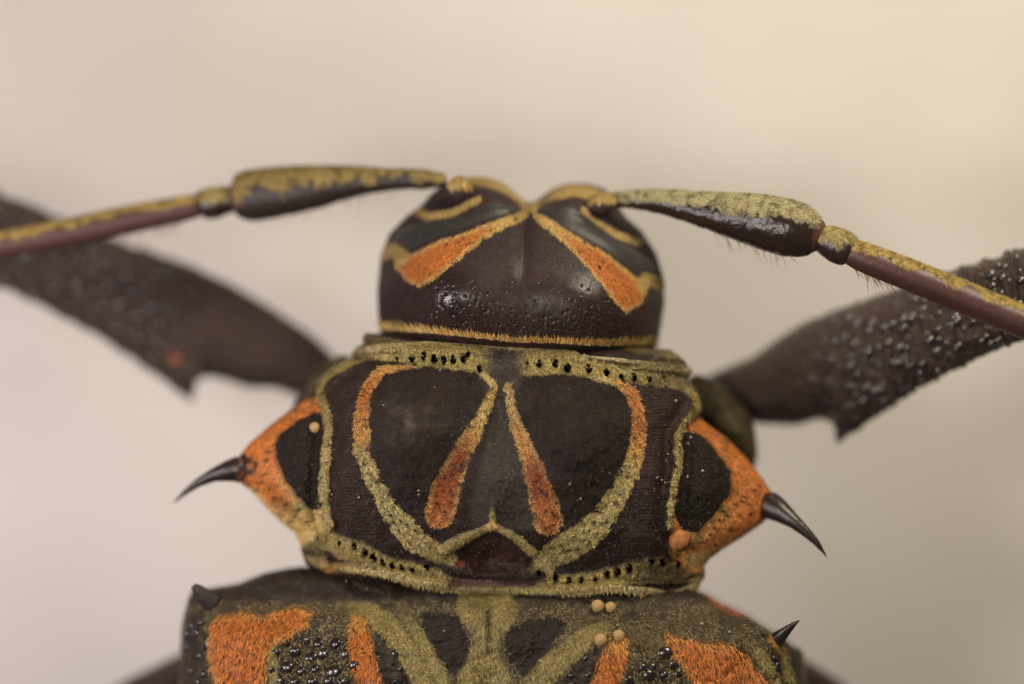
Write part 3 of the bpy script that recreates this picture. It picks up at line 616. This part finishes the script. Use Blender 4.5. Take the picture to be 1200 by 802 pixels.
# ================================================================ WING CASES
def elytron(sgn):
    nx, ny = 340, 300
    a = np.linspace(0, 1, nx); s = np.sin(a * math.pi / 2) * .5 + a * .5
    b1 = 690 + 130 * (np.linspace(0, 1, 215) ** 1.15); b2 = np.geomspace(822, 1850, ny - 215); yr = np.concatenate([b1, b2])
    if sgn < 0:
        out = [(690, 226), (703, 220), (733, 213), (780, 211), (850, 212), (1200, 225), (1500, 280), (1700, 360), (1850, 450)]
        fr = [(226, 690), (232, 687), (241, 690), (279, 684), (311, 671), (337, 666), (353, 664), (400, 668), (480, 682), (575, 692)]
    else:
        out = [(690, 928), (710, 935), (740, 940), (770, 942), (802, 944), (900, 946), (1200, 900), (1500, 790), (1700, 660), (1850, 540)]
        fr = [(560, 692), (660, 690), (760, 688), (805, 688), (831, 697), (844, 707), (870, 718), (892, 733), (905, 741), (918, 748), (930, 758)]
    O = itp(yr, out); Su = 573 - .088 * (yr - 690) * .9
    px = Su[:, None] + (O - Su)[:, None] * s[None]
    fade = np.clip(1 - (yr - 690) / 90, 0, 1)[:, None] ** 1.3
    py = yr[:, None] + (itp(px, fr) - 690) * fade
    w_ = 1 - np.clip((yr - 690) / 40, 0, 1)
    E = np.clip(1 - s ** 16, 0, 1)[None] ** .5 * np.clip(1 - w_ ** 9, 0, 1)[:, None] ** .5
    c = np.abs(px - 572)
    H = its(py, [(660, -.62), (690, -.50), (705, -.42), (740, -.20), (800, -.10), (900, -.05), (1300, -.3), (1850, -2.5)]) - .28 * (c / 360) ** 2 + (.16 if sgn > 0 else 0) * (c / 360)
    H = H - .12 * np.exp(-(c / 14) ** 2) * sst(740, 800, py)
    H = H + .12 * np.exp(-((c - 290) / 50) ** 2 - ((py - 745) / 40) ** 2) + .10 * np.exp(-((c - 140) / 40) ** 2 - ((py - 760) / 50) ** 2)
    H = H + .12 * (fbm(px, py, 30, 41 + sgn) - .5) + .05 * (fbm(px, py, 9, 43) - .5)
    ze = -1.25; z = ze + (H - ze) * E; zb = ze - 1.9 * E
    g = finish_grid(px, py, z)
    e = (fbm(px, py, 7, 61) - .5) * 9
    n = fbm(px, py, 24, 44)[..., None]; n2 = fbm(px, py, 6, 45)[..., None]
    g.col = np.array((.020, .015, .011)) * (1 - n) + np.array(OLD) * n * (.15 + n2 * .75); g.rough[:] = .6
    # deep dark front slope
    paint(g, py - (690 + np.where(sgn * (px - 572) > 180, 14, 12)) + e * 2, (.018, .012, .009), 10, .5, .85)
    olive, org, black = [], [], []
    if sgn < 0:
        black += [[(323, 748), (345, 740), (400, 735), (416, 762), (428, 830), (306, 830), (314, 790)], [(440, 735), (456, 744), (476, 770), (490, 830), (452, 830), (440, 780)],
                  [(495, 716), (538, 722), (552, 752), (545, 775), (530, 792), (508, 772), (490, 740)], [(214, 720), (240, 715), (244, 760), (250, 830), (213, 830)]]
        org += [('p', [(248, 733), (245, 757), (250, 785), (262, 812), (285, 830), (306, 830), (314, 790), (312, 771), (325, 749), (344, 742), (362, 731), (368, 717), (353, 709), (330, 714), (307, 721), (283, 716), (258, 722)]),
                ('s', [(421, 728, 9, YOR), (423, 745, 12, ORG), (426, 770, 13, ORG), (434, 800, 13, ORG), (445, 830, 13, ORG)])]
        olive += [[(400, 712, 6, OLD), (430, 716, 10, OLI), (455, 734, 12, OLI), (473, 758, 12, OLI), (492, 790, 12, OLI), (510, 830, 12, OLI)], [(470, 712, 6, OLD), (490, 745, 6, OLI), (512, 785, 8, OLI), (530, 830, 9, OLI)],
                  [(320, 738, 7, OLI), (316, 765, 6, OLI), (322, 800, 6, OLI), (330, 830, 6, OLI)], [(568, 752, 14, OLI), (566, 775, 16, OLI), (560, 802, 24, OLI), (556, 830, 30, OLI)]]
    else:
        black += [[(655, 815), (664, 785), (682, 765), (700, 758), (706, 772), (690, 830), (655, 830)], [(735, 772), (780, 762), (800, 785), (812, 830), (722, 830)],
                  [(596, 735), (640, 722), (665, 730), (640, 765), (616, 795), (598, 775), (590, 752)], [(896, 770), (905, 758), (932, 765), (945, 830), (910, 830), (905, 800)]]
        org += [('p', [(779, 742), (796, 745), (827, 752), (857, 753), (874, 766), (883, 781), (905, 802), (925, 830), (822, 830), (814, 800), (800, 778), (783, 761)]),
                ('s', [(723, 752, 11, YOR), (719, 768, 14, ORG), (711, 788, 14, ORG), (700, 830, 14, ORG)])]
        olive += [[(706, 738, 9, OLI), (690, 746, 11, OLI), (668, 762, 12, OLI), (645, 782, 13, OLI), (622, 810, 13, OLI), (610, 830, 13, OLI)], [(745, 745, 9, OLD), (765, 752, 8, OLD), (800, 770, 6, OLI)],
                  [(568, 752, 14, OLI), (568, 775, 18, OLI), (580, 802, 18, OLI), (585, 830, 22, OLI)], [(870, 745, 5, OLD), (890, 765, 6, OLI), (905, 790, 6, OLI), (915, 830, 6, OLI)], [(905, 750, 4, YOR), (920, 770, 4, OLI), (925, 800, 4, OLI)]]
    bm = np.zeros(px.shape, bool)
    for q, p in enumerate(black): sd = poly(px, py, p) + e; paint(g, sd, (BLK, BLK, BLK, BLK)[q] if q in (2,) else np.array(BLK) + np.array(OLD) * .5 * (n2 ** 2), 2.5, .45); bm |= sd < 0
    om = np.zeros(px.shape, bool); oa = np.full(px.shape, math.radians(-95))
    for p in olive:
        sd, cc, aa = stroke(px, py, p); m = paint(g, sd + e * .8, cc * .9, 3, .8) > .5; om |= m
    fm = []
    for k, p in org:
        if k == 'p':
            sd = poly(px, py, p) + e * .8; cc = np.array(ORG) * np.ones(px.shape + (1,)); ed = sst(-7, -1, sd)[..., None]; cc = cc * (1 - ed * .6) + np.array(YOR) * ed * .6
        else: sd, cc, aa = stroke(px, py, p); sd = sd + e * .6
        m = paint(g, sd, cc * .9, 1.6, .75) > .5; fm.append(m & (py < 835))
    if sgn > 0:
        sd, c, a = stroke(px, py, [(828, 697, 3, RUS), (842, 708, 4, RUS), (872, 721, 3, RUS)]); paint(g, sd + e, c, 4, .5)
    under = None
    sx = np.unique(np.append(np.arange(0, nx, 6), nx - 1)); sy = np.unique(np.append(np.arange(0, ny, 6), ny - 1))
    X, Y, Z = W(px[np.ix_(sy, sx)], py[np.ix_(sy, sx)], zb[np.ix_(sy, sx)]); under = (np.stack([X, Y, Z], -1), len(sy), len(sx))
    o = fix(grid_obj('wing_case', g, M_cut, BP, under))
    vis = (py < 835)
    for m in fm: hair_obj('orange_felt', g, m, math.radians(-90 - 14 * sgn * -1), o, 60, .105, .008, jit=.33, cmul=1.05, lift=.22, bf=.22)
    allf = fm[0] | fm[1]
    hair_obj('olive_felt', g, om & vis & ~allf & (fbm(px, py, 4, 97, 2) > .33), math.radians(-85), o, 60, .065, .008, jit=.6, cmul=1.0)
    hair_obj('short_pile', g, vis & ~bm & ~allf & (py > 706 + e * 2) & (fbm(px, py, 16, 88) > .42), math.radians(-85), o, 22, .055, .007, col=np.array((.20, .15, .075)), base=False, jit=.8, kind='stuff')
    hair_obj('olive_pile', g, vis & (poly(px, py, black[0 if sgn < 0 else 1]) < 6) & ~allf, math.radians(-85), o, 13, .06, .008, col=np.array(OLI) * .7, base=False, jit=.8, kind='stuff', lift=.15)
    hair_obj('dark_pile', g, vis & bm, math.radians(-85), o, 14, .04, .006, col=np.array((.04, .03, .02)), base=False, jit=.9, kind='stuff')
    return g, o, black
G_el, O_el, bl_l = elytron(-1)
G_er, O_er, bl_r = elytron(1)

# ---- scutellum
def scutellum():
    L = [(526, 684), (528, 712), (536, 726), (546, 740), (555, 752), (562, 762), (566, 768)]
    R = [(618, 684), (616, 712), (608, 728), (598, 742), (588, 754), (578, 764), (574, 768)]
    def H(x, y): return its(y, [(684, -.70), (700, -.44), (715, -.26), (740, -.16), (768, -.17)]) - .06 * ((x - 570) / 40) ** 2 + .03 * (fbm(x, y, 10, 3) - .5)
    g = loft(L, R, 684, 768, 90, 90, lambda x, y: 0 * x, H, lambda x, y: -.55 + 0 * x - .3 * sst(720, 690, y), .2, 6, 16)
    n = fbm(g.px, g.py, 9, 5)[..., None]; g.col = np.array(OLD) * (1 - n) + np.array(OLI) * n; g.rough[:] = .7
    paint(g, np.abs(g.px - 572) - 2 + np.maximum(0, 715 - g.py), np.array(DRK), 3, .6)
    o = fix(grid_obj('scutellum', g, M_cut, BP, g.under))
    a = np.arctan2(-(g.py - 690.), (g.px - 570.) * 1.0)
    hair_obj('olive_felt', g, g.w > -.9, a, o, 110, .075, .008, jit=.3, cmul=1.1)
scutellum()

# ---- shoulder teeth
spine([(248, 706, -.70, 13), (238, 698, -.64, 10), (231, 691, -.60, 7), (227, 687, -.58, 4)], O_el, 'shoulder_tooth', rough=.6)
spine([(902, 757, -.5, 12), (912, 748, -.42, 9), (922, 739, -.32, 5.5), (930, 732, -.24, 3), (937, 727, -.18, .5)], O_er, 'shoulder_tooth', rough=.18)

# ---- granules
def ico():
    import bmesh
    bm = bmesh.new(); bmesh.ops.create_icosphere(bm, subdivisions=3, radius=1)
    for v in bm.verts:
        if v.co.z < 0: v.co.z *= .6
    me = bpy.data.meshes.new('granule'); bm.to_mesh(me); bm.free()
    for p in me.polygons: p.use_smooth = True
    me.materials.append(M_gran); return me
GR = ico()
M_gran2 = M_gran.copy(); _b = M_gran2.node_tree.nodes['Principled BSDF']; _b.inputs['Roughness'].default_value = .2; _b.inputs['Specular IOR Level'].default_value = .5
_b.inputs['Coat Weight'].default_value = .5; _b.inputs['Coat Roughness'].default_value = .07
GR2 = GR.copy(); GR2.materials.clear(); GR2.materials.append(M_gran2)
def granule(P, N, r, parent, squash=.8, stretch=1, ang=0, name='granule', me=None):
    o = bpy.data.objects.new(name, me or GR); S.collection.objects.link(o); o.parent = parent
    q = Vector(N).to_track_quat('Z', 'Y'); o.rotation_mode = 'QUATERNION'; o.rotation_quaternion = q
    o.location = Vector(P); o.scale = (r * stretch, r, r * squash)
    return o
def granules(g, parent, polys, step, r0, r1):
    n = 0
    for p in polys:
        xs = [q[0] for q in p]; ys = [q[1] for q in p]
        y = min(ys); row = 0
        while y < min(max(ys), 812):
            x = min(xs) + (row % 2) * step / 2
            while x < max(xs):
                xx = x + rng.uniform(-5, 5); yy = y + rng.uniform(-4.5, 4.5)
                if poly(np.array([xx]), np.array([yy]), p)[0] < -2:
                    P, N = nearest(g, xx, yy); r = rng.uniform(r0, r1) / 100; granule(P - N * r * .15, N, r * rng.uniform(.75, 1.15), parent, rng.uniform(.45, .75), rng.uniform(.85, 1.2), me=GR2); n += 1
                x += step
            y += step * .85; row += 1
    return n
granules(G_el, O_el, [bl_l[0]], 19, 5.6, 8.2); granules(G_el, O_el, [bl_l[1]], 19, 3, 4.6); granules(G_el, O_el, [bl_l[3]], 17, 5, 7.5)
granules(G_er, O_er, [bl_r[1]], 19, 5.4, 8); granules(G_er, O_er, [bl_r[0]], 19, 3, 4.6); granules(G_er, O_er, [bl_r[3]], 15, 4, 7)

# ================================================================ FEELERS
def felt_side(g, strength, top, col, seed, spread=.35, speck=.5):
    """olive pile on the upper (forward) flank of a tube, bare glossy horn on the other"""
    n = fbm(g.px, g.py, 14, seed); up = g.N[..., 1] + (n - .5) * spread * 2
    m = sst(top - .12, top + .12, up) * strength
    g.col = np.array((.030, .016, .016)) * (1 - m[..., None]) + np.asarray(col) * m[..., None]
    g.rough = .19 + .4 * m
    sp = fbm(g.px, g.py, 5, seed + 9); g.col = g.col * (1 - speck * (sp > .60)[..., None])
    return (m > .5) & (g.N[..., 2] > -.2)
def feeler(side):
    if side < 0:
        base = [(546, 232, -1.1, 12), (538, 221, -.90, 14.5), (528, 216, -.95, 13)]
        sc = [(524, 212, -1.150, 8), (510, 211, -1.167, 9), (498, 211, -1.188, 12), (480, 210, -1.219, 12), (455, 211, -1.252, 13.5), (427, 212, -1.291, 17), (400, 215, -1.328, 21), (373, 219, -1.354, 26), (345, 223, -1.403, 29), (315, 227, -1.455, 31), (293, 230, -1.493, 31), (280, 231, -1.515, 27), (270, 232, -1.533, 18)]
        pe = [(277, 233, -1.527, 17), (264, 235, -1.527, 17), (252, 238, -1.527, 19.5), (242, 240, -1.527, 18.5), (232, 242, -1.527, 15)]
        fl = [(240, 240, -1.550, 12), (225, 243, -1.550, 15), (190, 250, -1.550, 16), (150, 258, -1.530, 17), (85, 272, -1.510, 17), (0, 288, -1.490, 16), (-150, 318, -1.450, 15), (-500, 400, -1.200, 13), (-900, 560, -2.000, 11)]
        col = np.array((.24, .17, .06))
    else:
        base = [(690, 244, -1.0, 10), (706, 237, -.80, 13), (718, 236, -.86, 10)]
        sc = [(714, 235, -.92, 8), (726, 234, -.90, 10), (740, 234, -.85, 11), (760, 235, -.80, 13), (785, 238, -.72, 16), (815, 244, -.62, 20), (845, 250, -.52, 25), (875, 256, -.42, 30), (905, 263, -.34, 33.5), (928, 269, -.28, 33.5), (945, 274, -.25, 29), (958, 276, -.22, 20), (968, 278, -.2, 14)]
        pe = [(958, 277, -.2, 15), (969, 282, -.18, 18.5), (981, 288, -.16, 21), (991, 293, -.14, 20), (1001, 298, -.13, 15)]
        fl = [(992, 293, -.13, 14), (1000, 297, -.12, 17), (1030, 309, -.08, 18), (1072, 325, -.04, 18.5), (1130, 349, 0, 18.5), (1200, 378, .05, 19), (1300, 420, .06, 18), (1600, 540, -.3, 16), (2000, 740, -1.2, 13)]
        col = np.array((.36, .31, .165))
    an = fix(empty('antenna', BP)); an.location = (0, 0, 10)
    g = tube(base, 30, 36); g.col[:] = np.array(YEL) * .7; g.rough[:] = .6
    nb = fbm(g.px, g.py, 8, 3); m = (g.N[..., 1] + (nb - .5) < (-.1)); g.col[m] = (.04, .02, .018)
    g.P += g.N * (.03 * (fbm(g.px, g.py, 10, 15) - .5))[..., None]
    o = tube_obj('socket_knob', g, M_ant, an); hair_obj('knob_felt', g, ~m & (g.N[..., 2] > 0), math.radians(-90), o if False else an, 90, .045, .009, base=False)
    g = tube(sc, 240, 96, 1.0); m = felt_side(g, 1, (-.15 + .33 * sst(.12, .4, g.t) + .2 * sst(.55, .8, g.t)) if side > 0 else .1, col, 3 + side, .4 if side > 0 else .9)
    if side < 0: g.rough += .34
    rim = (g.t + .03 * (fbm(g.px, g.py, 6, 31) - .5) > .955); g.col[rim] = (.085, .030, .022); m &= ~rim
    g.col = np.where(m[..., None] | rim[..., None], g.col, np.array((.022, .013, .009)))
    g.P += g.N * (.02 * (fbm(g.px, g.py, 9, 5) - .5))[..., None]
    tube_obj('scape', g, M_ant, an)
    hair_obj('scape_felt', g, m, math.radians(195 if side < 0 else -12), an, 110, .045, .008, jit=.45, base=False, cmul=1.1)
    g = tube(pe, 50, 48); m = felt_side(g, 1, .1, np.array(OLI) * .9, 8, .8)
    tube_obj('pedicel', g, M_ant, an); hair_obj('pedicel_felt', g, m, math.radians(195 if side < 0 else -20), an, 80, .045, .008, base=False)
    g = tube(fl, 500, 60, end=(True, True)); m = felt_side(g, 1, .42 if side > 0 else .35, np.array((.36, .25, .075)), 12 + side, .6 if side > 0 else .5)
    low = ~m; g.col[low] = np.array((.066, .022, .017)); g.rough[low] = .44 if side > 0 else .6
    tube_obj('flagellum', g, M_ant, an)
    vis = (g.px > -30) & (g.px < 1230)
    hair_obj('flagellum_felt', g, m & vis, math.radians(195 if side < 0 else -24), an, 100, .045, .008, jit=.35, base=False, cmul=1.1)
    # sparse long under-hairs
    P, A = [], []
    rngs = [(150, 225, 'f'), (300, 470, 's')] if side < 0 else [(995, 1045, 'f'), (830, 935, 's')]
    for x0, x1, k in rngs:
        for _ in range(34 if k == 'f' else 24):
            x = rng.uniform(x0, x1); st = fl if k == 'f' else sc
            y = float(itp(x, [(q[0], q[1]) for q in st])); z = float(itp(x, [(q[0], q[2]) for q in st])); r = float(itp(x, [(q[0], q[3]) for q in st]))
            P.append(np.array(W(x, y + r * .92, z))); A.append(math.radians((-125 if side < 0 else -58) + rng.normal(0, 10)))
    P = np.array(P); V, q, t, c = hair_arrays(P, np.tile([0, -.05, 1.], (len(P), 1)), np.array(A), np.tile((.22, .13, .07), (len(P), 1)), .22, .0065, .0, .1)
    mesh_obj('under_hairs', V, [q, t], M_hair, an, c)['kind'] = 'stuff'
feeler(-1); feeler(1)

# ================================================================ LEGS
def femur(up, lo, zs, th, seed, tooth, fgr, vis, lab=None):
    """leg segment from its upper and lower edge polylines (px), height zs(t), half thickness th(t) in units"""
    n, m = 340, 110
    def rs(p):
        p = np.array(p, float); d = np.r_[0, np.cumsum(np.hypot(*np.diff(p, axis=0).T))]; u = np.linspace(0, d[-1], n)
        q = np.stack([np.interp(u, d, p[:, k]) for k in (0, 1)], 1)
        for _ in range(4): q[1:-1] = (q[:-2] + 2 * q[1:-1] + q[2:]) / 4
        return q
    A = rs(up); B = rs(lo); t = np.linspace(0, 1, n)
    a = np.linspace(0, 2 * math.pi, m, endpoint=False); ca = np.sign(np.cos(a)) * np.abs(np.cos(a)) ** .85; sa = np.sign(np.sin(a)) * np.abs(np.sin(a)) ** .85
    e = np.sqrt(np.clip(1 - (1 - np.clip(t / .03, 0, 1)) ** 2, 0.0001, 1)) * np.sqrt(np.clip(1 - (1 - np.clip((1 - t) / .03, 0, 1)) ** 2, 0.0001, 1))
    C = (A + B) / 2; Hf = (A - B) / 2
    px = C[:, 0, None] + Hf[:, 0, None] * ca[None] * e[:, None]; py = C[:, 1, None] + Hf[:, 1, None] * ca[None] * e[:, None]
    z = zs(t)[:, None] + th(t)[:, None] * sa[None] * e[:, None]
    X, Y, Z = W(px, py, z); g = Grid(); g.px = px; g.py = py; g.P = np.stack([X, Y, Z], -1)
    du = np.roll(g.P, -1, 1) - np.roll(g.P, 1, 1); dv = np.gradient(g.P, axis=0); N = np.cross(du, dv); N /= np.linalg.norm(N, axis=-1, keepdims=True) + 1e-9
    Cw = g.P.mean(1, keepdims=True); N *= np.sign((N * (g.P - Cw)).sum()); g.N = N; g.up = 1
    # transverse wrinkles, finer towards the knee
    Ln = np.hypot(*(C[-1] - C[0])); wr = np.sin(t[:, None] * Ln / 11 * 2 * math.pi + 2.5 * fbm(px, py, 30, seed) * 3 + .6 * ca[None])
    g.P = g.P + N * (.016 * wr * (1 - .8 * np.abs(ca[None])) * sst(.15, .5, t)[:, None] + .07 * (fbm(px, py, 12, seed + 1) - .5) * sst(.1, .4, t)[:, None])[..., None]
    nn = fbm(px, py, 26, seed + 4)[..., None]
    g.col = np.array((.058, .026, .018)) * (1 - nn) + np.array((.026, .016, .011)) * nn; g.rough = .22 + .22 * fbm(px, py, 14, seed + 7) + (.25 if seed == 15 else 0)
    if lab == 'spot': paint(g, np.hypot(px - 205, py - 421) - 6, (.35, .10, .03), 5, .5)
    g.t = t[:, None] + 0 * px; g.a = a[None] + 0 * px
    o = fix(tube_obj('femur', g, M_leg, BP))
    if fgr:
        k = 0; s = fgr[0]
        while s < Ln * fgr[1] and k < 290:
            i = int(np.clip(s / Ln * (n - 1), 0, n - 1)); wd = np.hypot(*Hf[i]) * 2
            cnt = max(3, int(wd / 13)); ph = rng.uniform(0, 1)
            for j in range(-1, cnt + 1):
                f = (j + ph) / cnt * 2 - 1 + rng.uniform(-.11, .11)
                if abs(f) > .995: f = np.sign(f) * .995
                aa = math.acos(np.clip(abs(f), 0, 1) ** (1 / .85) * np.sign(f)); kk = int(aa / (2 * math.pi) * m) % m
                ii = int(np.clip(i + rng.integers(-4, 5) + int(4 * np.sin(f * 2)), 0, n - 1))
                x = g.px[ii, kk]
                if not (vis[0] < x < vis[1]): continue
                amp = float(sst(fgr[0], fgr[0] + 90, s)); r = (2.6 + 4.2 * rng.random() ** 1.6) / 100 * (.55 + .45 * amp) * (rng.uniform(.3, .8) if abs(f) > .85 else 1)
                granule(g.P[ii, kk] - g.N[ii, kk] * r * .2, g.N[ii, kk], r, o, .95, rng.uniform(.9, 1.15)); k += 1
            s += 12
    if tooth: spine(tooth, o, 'tooth', M_leg, 40, .45, (.036, .024, .022), .42)
    return g, o
# right fore leg: rises to the plane of focus at the frame edge
upR = [(800, 452), (820, 445), (850, 431), (883, 418), (910, 398), (943, 378), (983, 361), (1033, 344), (1075, 330), (1108, 319), (1142, 308), (1164, 302), (1196, 291), (1300, 262), (1440, 240)]
loR = [(800, 470), (820, 472), (853, 485), (887, 497), (933, 499), (958, 491), (972, 493), (977, 500), (981, 523), (990, 515), (1004, 505), (1033, 484), (1083, 452), (1117, 434), (1167, 412), (1200, 399), (1300, 366), (1440, 330)]
femur(upR, loR, lambda t: its(t * 500, [(0, -2.3), (100, -2.05), (225, -1.35), (325, -.85), (400, -.68), (500, -.75)], 25), lambda t: np.interp(t, [0, .2, .5, 1], [.3, .42, .42, .36]), 5,
      None, (150, .8), (880, 1215))
upL = [(404, 430), (388, 414), (367, 394), (315, 359), (266, 331), (210, 306), (143, 284), (100, 268), (60, 251), (30, 238), (0, 228), (-100, 196), (-240, 170)]
loL = [(385, 480), (360, 470), (343, 463), (322, 455), (290, 455), (262, 445), (240, 441), (230, 447), (225, 474), (216, 465), (203, 455), (175, 434), (140, 410), (87, 378), (35, 353), (0, 336), (-100, 292), (-240, 250)]
femur(upL, loL, lambda t: np.interp(t, [0, .4, .7, 1], [-2.8, -2.75, -2.6, -2.5]), lambda t: np.interp(t, [0, .2, .5, 1], [.3, .42, .42, .36]), 15,
      None, (190, .72), (-15, 250), 'spot')
# middle legs: only blurred wedges show past the shoulders
femur([(300, 770), (213, 765), (160, 790), (60, 845), (-100, 930)], [(320, 850), (240, 850), (170, 880), (80, 930), (-80, 1010)], lambda t: -2.6 + 0 * t, lambda t: .35 + 0 * t, 25, None, None, (0, 0))
femur([(860, 780), (940, 770), (965, 785), (1060, 850), (1220, 940)], [(840, 850), (920, 850), (970, 870), (1040, 930), (1190, 1020)], lambda t: -2.4 + 0 * t, lambda t: .35 + 0 * t, 27, None, None, (0, 0))
# shins and feet outside the frame, down to the paper
for st in ([(1430, 285, -.85, 22), (1500, 330, -1.6, 20), (1640, 420, -5, 16), (1760, 500, -9.7, 13), (1900, 560, -9.85, 12)],
           [(-230, 210, -1.65, 22), (-320, 240, -2.2, 20), (-450, 300, -5.2, 16), (-560, 360, -9.7, 13), (-690, 400, -9.85, 12)],
           [(-80, 970, -2.6, 20), (-260, 1050, -3.8, 16), (-400, 1120, -9.7, 12), (-500, 1180, -9.85, 10)],
           [(1200, 980, -2.4, 20), (1380, 1060, -3.8, 16), (1520, 1130, -9.7, 12), (1620, 1190, -9.85, 10)]):
    g = tube(st, 80, 24); g.col[:] = (.036, .022, .020); g.rough[:] = .4; fix(tube_obj('tibia', g, M_leg, BP))
# hip blocks under the flanks
def hip(st):
    g = tube(st, 60, 48); n = fbm(g.px, g.py, 16, 7)[..., None]; g.col = np.array((.024, .017, .012)) * (1 - n) + np.array(OLD) * .55 * n; g.rough[:] = .6
    o = fix(tube_obj('hip', g, M_cut, BP)); hair_obj('olive_pile', g, (g.N[..., 2] > -.1), math.radians(-60), o, 9, .06, .008, col=np.array(OLI) * .35, base=False, jit=.6)
hip([(800, 452, -1.5, 20), (832, 472, -1.5, 27), (858, 500, -1.55, 27), (872, 530, -1.6, 17), (878, 548, -1.7, 8)])
hip([(425, 430, -1.6, 26), (395, 455, -1.6, 34), (372, 485, -1.6, 32), (362, 515, -1.7, 26)])
# throat joining head and pronotum, belly joining pronotum and wing cases
for nm, st in (('neck', [(612, 340, -1.3, 110), (604, 400, -1.3, 140), (596, 470, -1.4, 150)]), ('thorax', [(592, 600, -1.9, 160), (585, 680, -1.9, 190), (575, 800, -2.1, 240), (560, 1100, -2.4, 260), (520, 1600, -3.2, 150)])):
    g = tube(st, 60, 60, .62); g.col[:] = DRK; g.rough[:] = .5; fix(tube_obj(nm, g, M_cut, BP))

# ================================================================ MITES, BEADS AND DUST ON THE BEETLE
def bead(g, x, y, r, mat, label, cat, name, group=None, lift=.55):
    import bmesh
    bm = bmesh.new(); bmesh.ops.create_icosphere(bm, subdivisions=4, radius=r / 100)
    sd = rng.uniform(0, 50)
    for v in bm.verts:
        k = 1 + .09 * math.sin(v.co.x * 300 / r + sd) * math.cos(v.co.y * 260 / r + sd); v.co.x *= k * 1.05; v.co.z *= .8
    me = bpy.data.meshes.new(name); bm.to_mesh(me); bm.free()
    for p in me.polygons: p.use_smooth = True
    me.materials.append(mat); o = bpy.data.objects.new(name, me); S.collection.objects.link(o)
    P, N = nearest(g, x, y); o.location = Vector(P + N * r / 100 * lift)
    tag(o, label, cat, group)
for x, y, r, lb in ((700, 712, 7.5, 'larger pale round bead just behind the right rear rim of the pronotum'), (716, 714, 6.4, 'smaller pale bead right of the larger one behind the pronotum rim'),
                    (704, 751, 7.6, 'pale bead at the left top corner of the right narrow orange wing stripe'), (723, 746, 7.0, 'orange tinged bead at the right top corner of the narrow orange wing stripe')):
    bead(G_er, x, y, r, M_bead, lb, 'bead', 'pale_bead', 'pale beads stuck to the beetle')
bead(G_pro, 369, 502, 6.3, M_bead, 'single pale bead on the black patch of the left flank', 'bead', 'pale_bead', 'pale beads stuck to the beetle')
bead(G_pro, 793, 632, 12.5, M_beado, 'large orange round bead at the rear corner of the right black flank patch', 'bead', 'orange_bead', None, .25)
def dust():
    V, F = [], []; n = 0
    pts = [(G_pro, x, y, r) for x, y, r in [(823, 552, 2.4), (806, 559, 2.2), (798, 549, 1.5), (793, 530, 1.8), (783, 533, 1.8), (775, 563, 1.8), (779, 566, 2), (791, 470, 2.4), (806, 520, 2.2), (795, 522, 2.6), (809, 513, 2), (812, 508, 2), (803, 505, 2),
            (421, 583, 2), (389, 579, 1.8), (383, 574, 2), (490, 575, 1.6), (680, 584, 1.6), (668, 567, 1.5), (491, 580, 1.4), (420, 470, 1.3), (450, 475, 1.2), (510, 455, 1.1), (780, 540, 1.4), (770, 560, 1.6), (382, 540, 2.4), (386, 575, 2)]] + [(G_er, 823, 732, 2.6), (G_er, 855, 741, 2), (G_er, 790, 720, 1.3), (G_er, 724, 733, 1.8), (G_el, 430, 690, 1.5), (G_el, 405, 682, 1.5), (G_el, 520, 740, 1.3)]
    for _ in range(45):
        x = rng.uniform(395, 785); y = rng.uniform(440, 650); pts.append((G_pro, x, y, rng.uniform(.4, .9)))
    b = np.array([(1, 0, 0), (-1, 0, 0), (0, 1, 0), (0, -1, 0), (0, 0, 1), (0, 0, -1)], float)
    f = np.array([(0, 2, 4), (2, 1, 4), (1, 3, 4), (3, 0, 4), (2, 0, 5), (1, 2, 5), (3, 1, 5), (0, 3, 5)])
    for g, x, y, r in pts:
        P, N = nearest(g, x, y); V.append(P + N * r / 100 * .6 + b * r / 100 * rng.uniform(.6, 1.25, (6, 1))); F.append(f + n); n += 6
    o = mesh_obj('dust_specks', np.concatenate(V), [np.concatenate(F)], M_dust); tag(o, 'scattered pale dust specks on the dark pronotum and wing bases', 'dust', None, 'stuff')
dust()
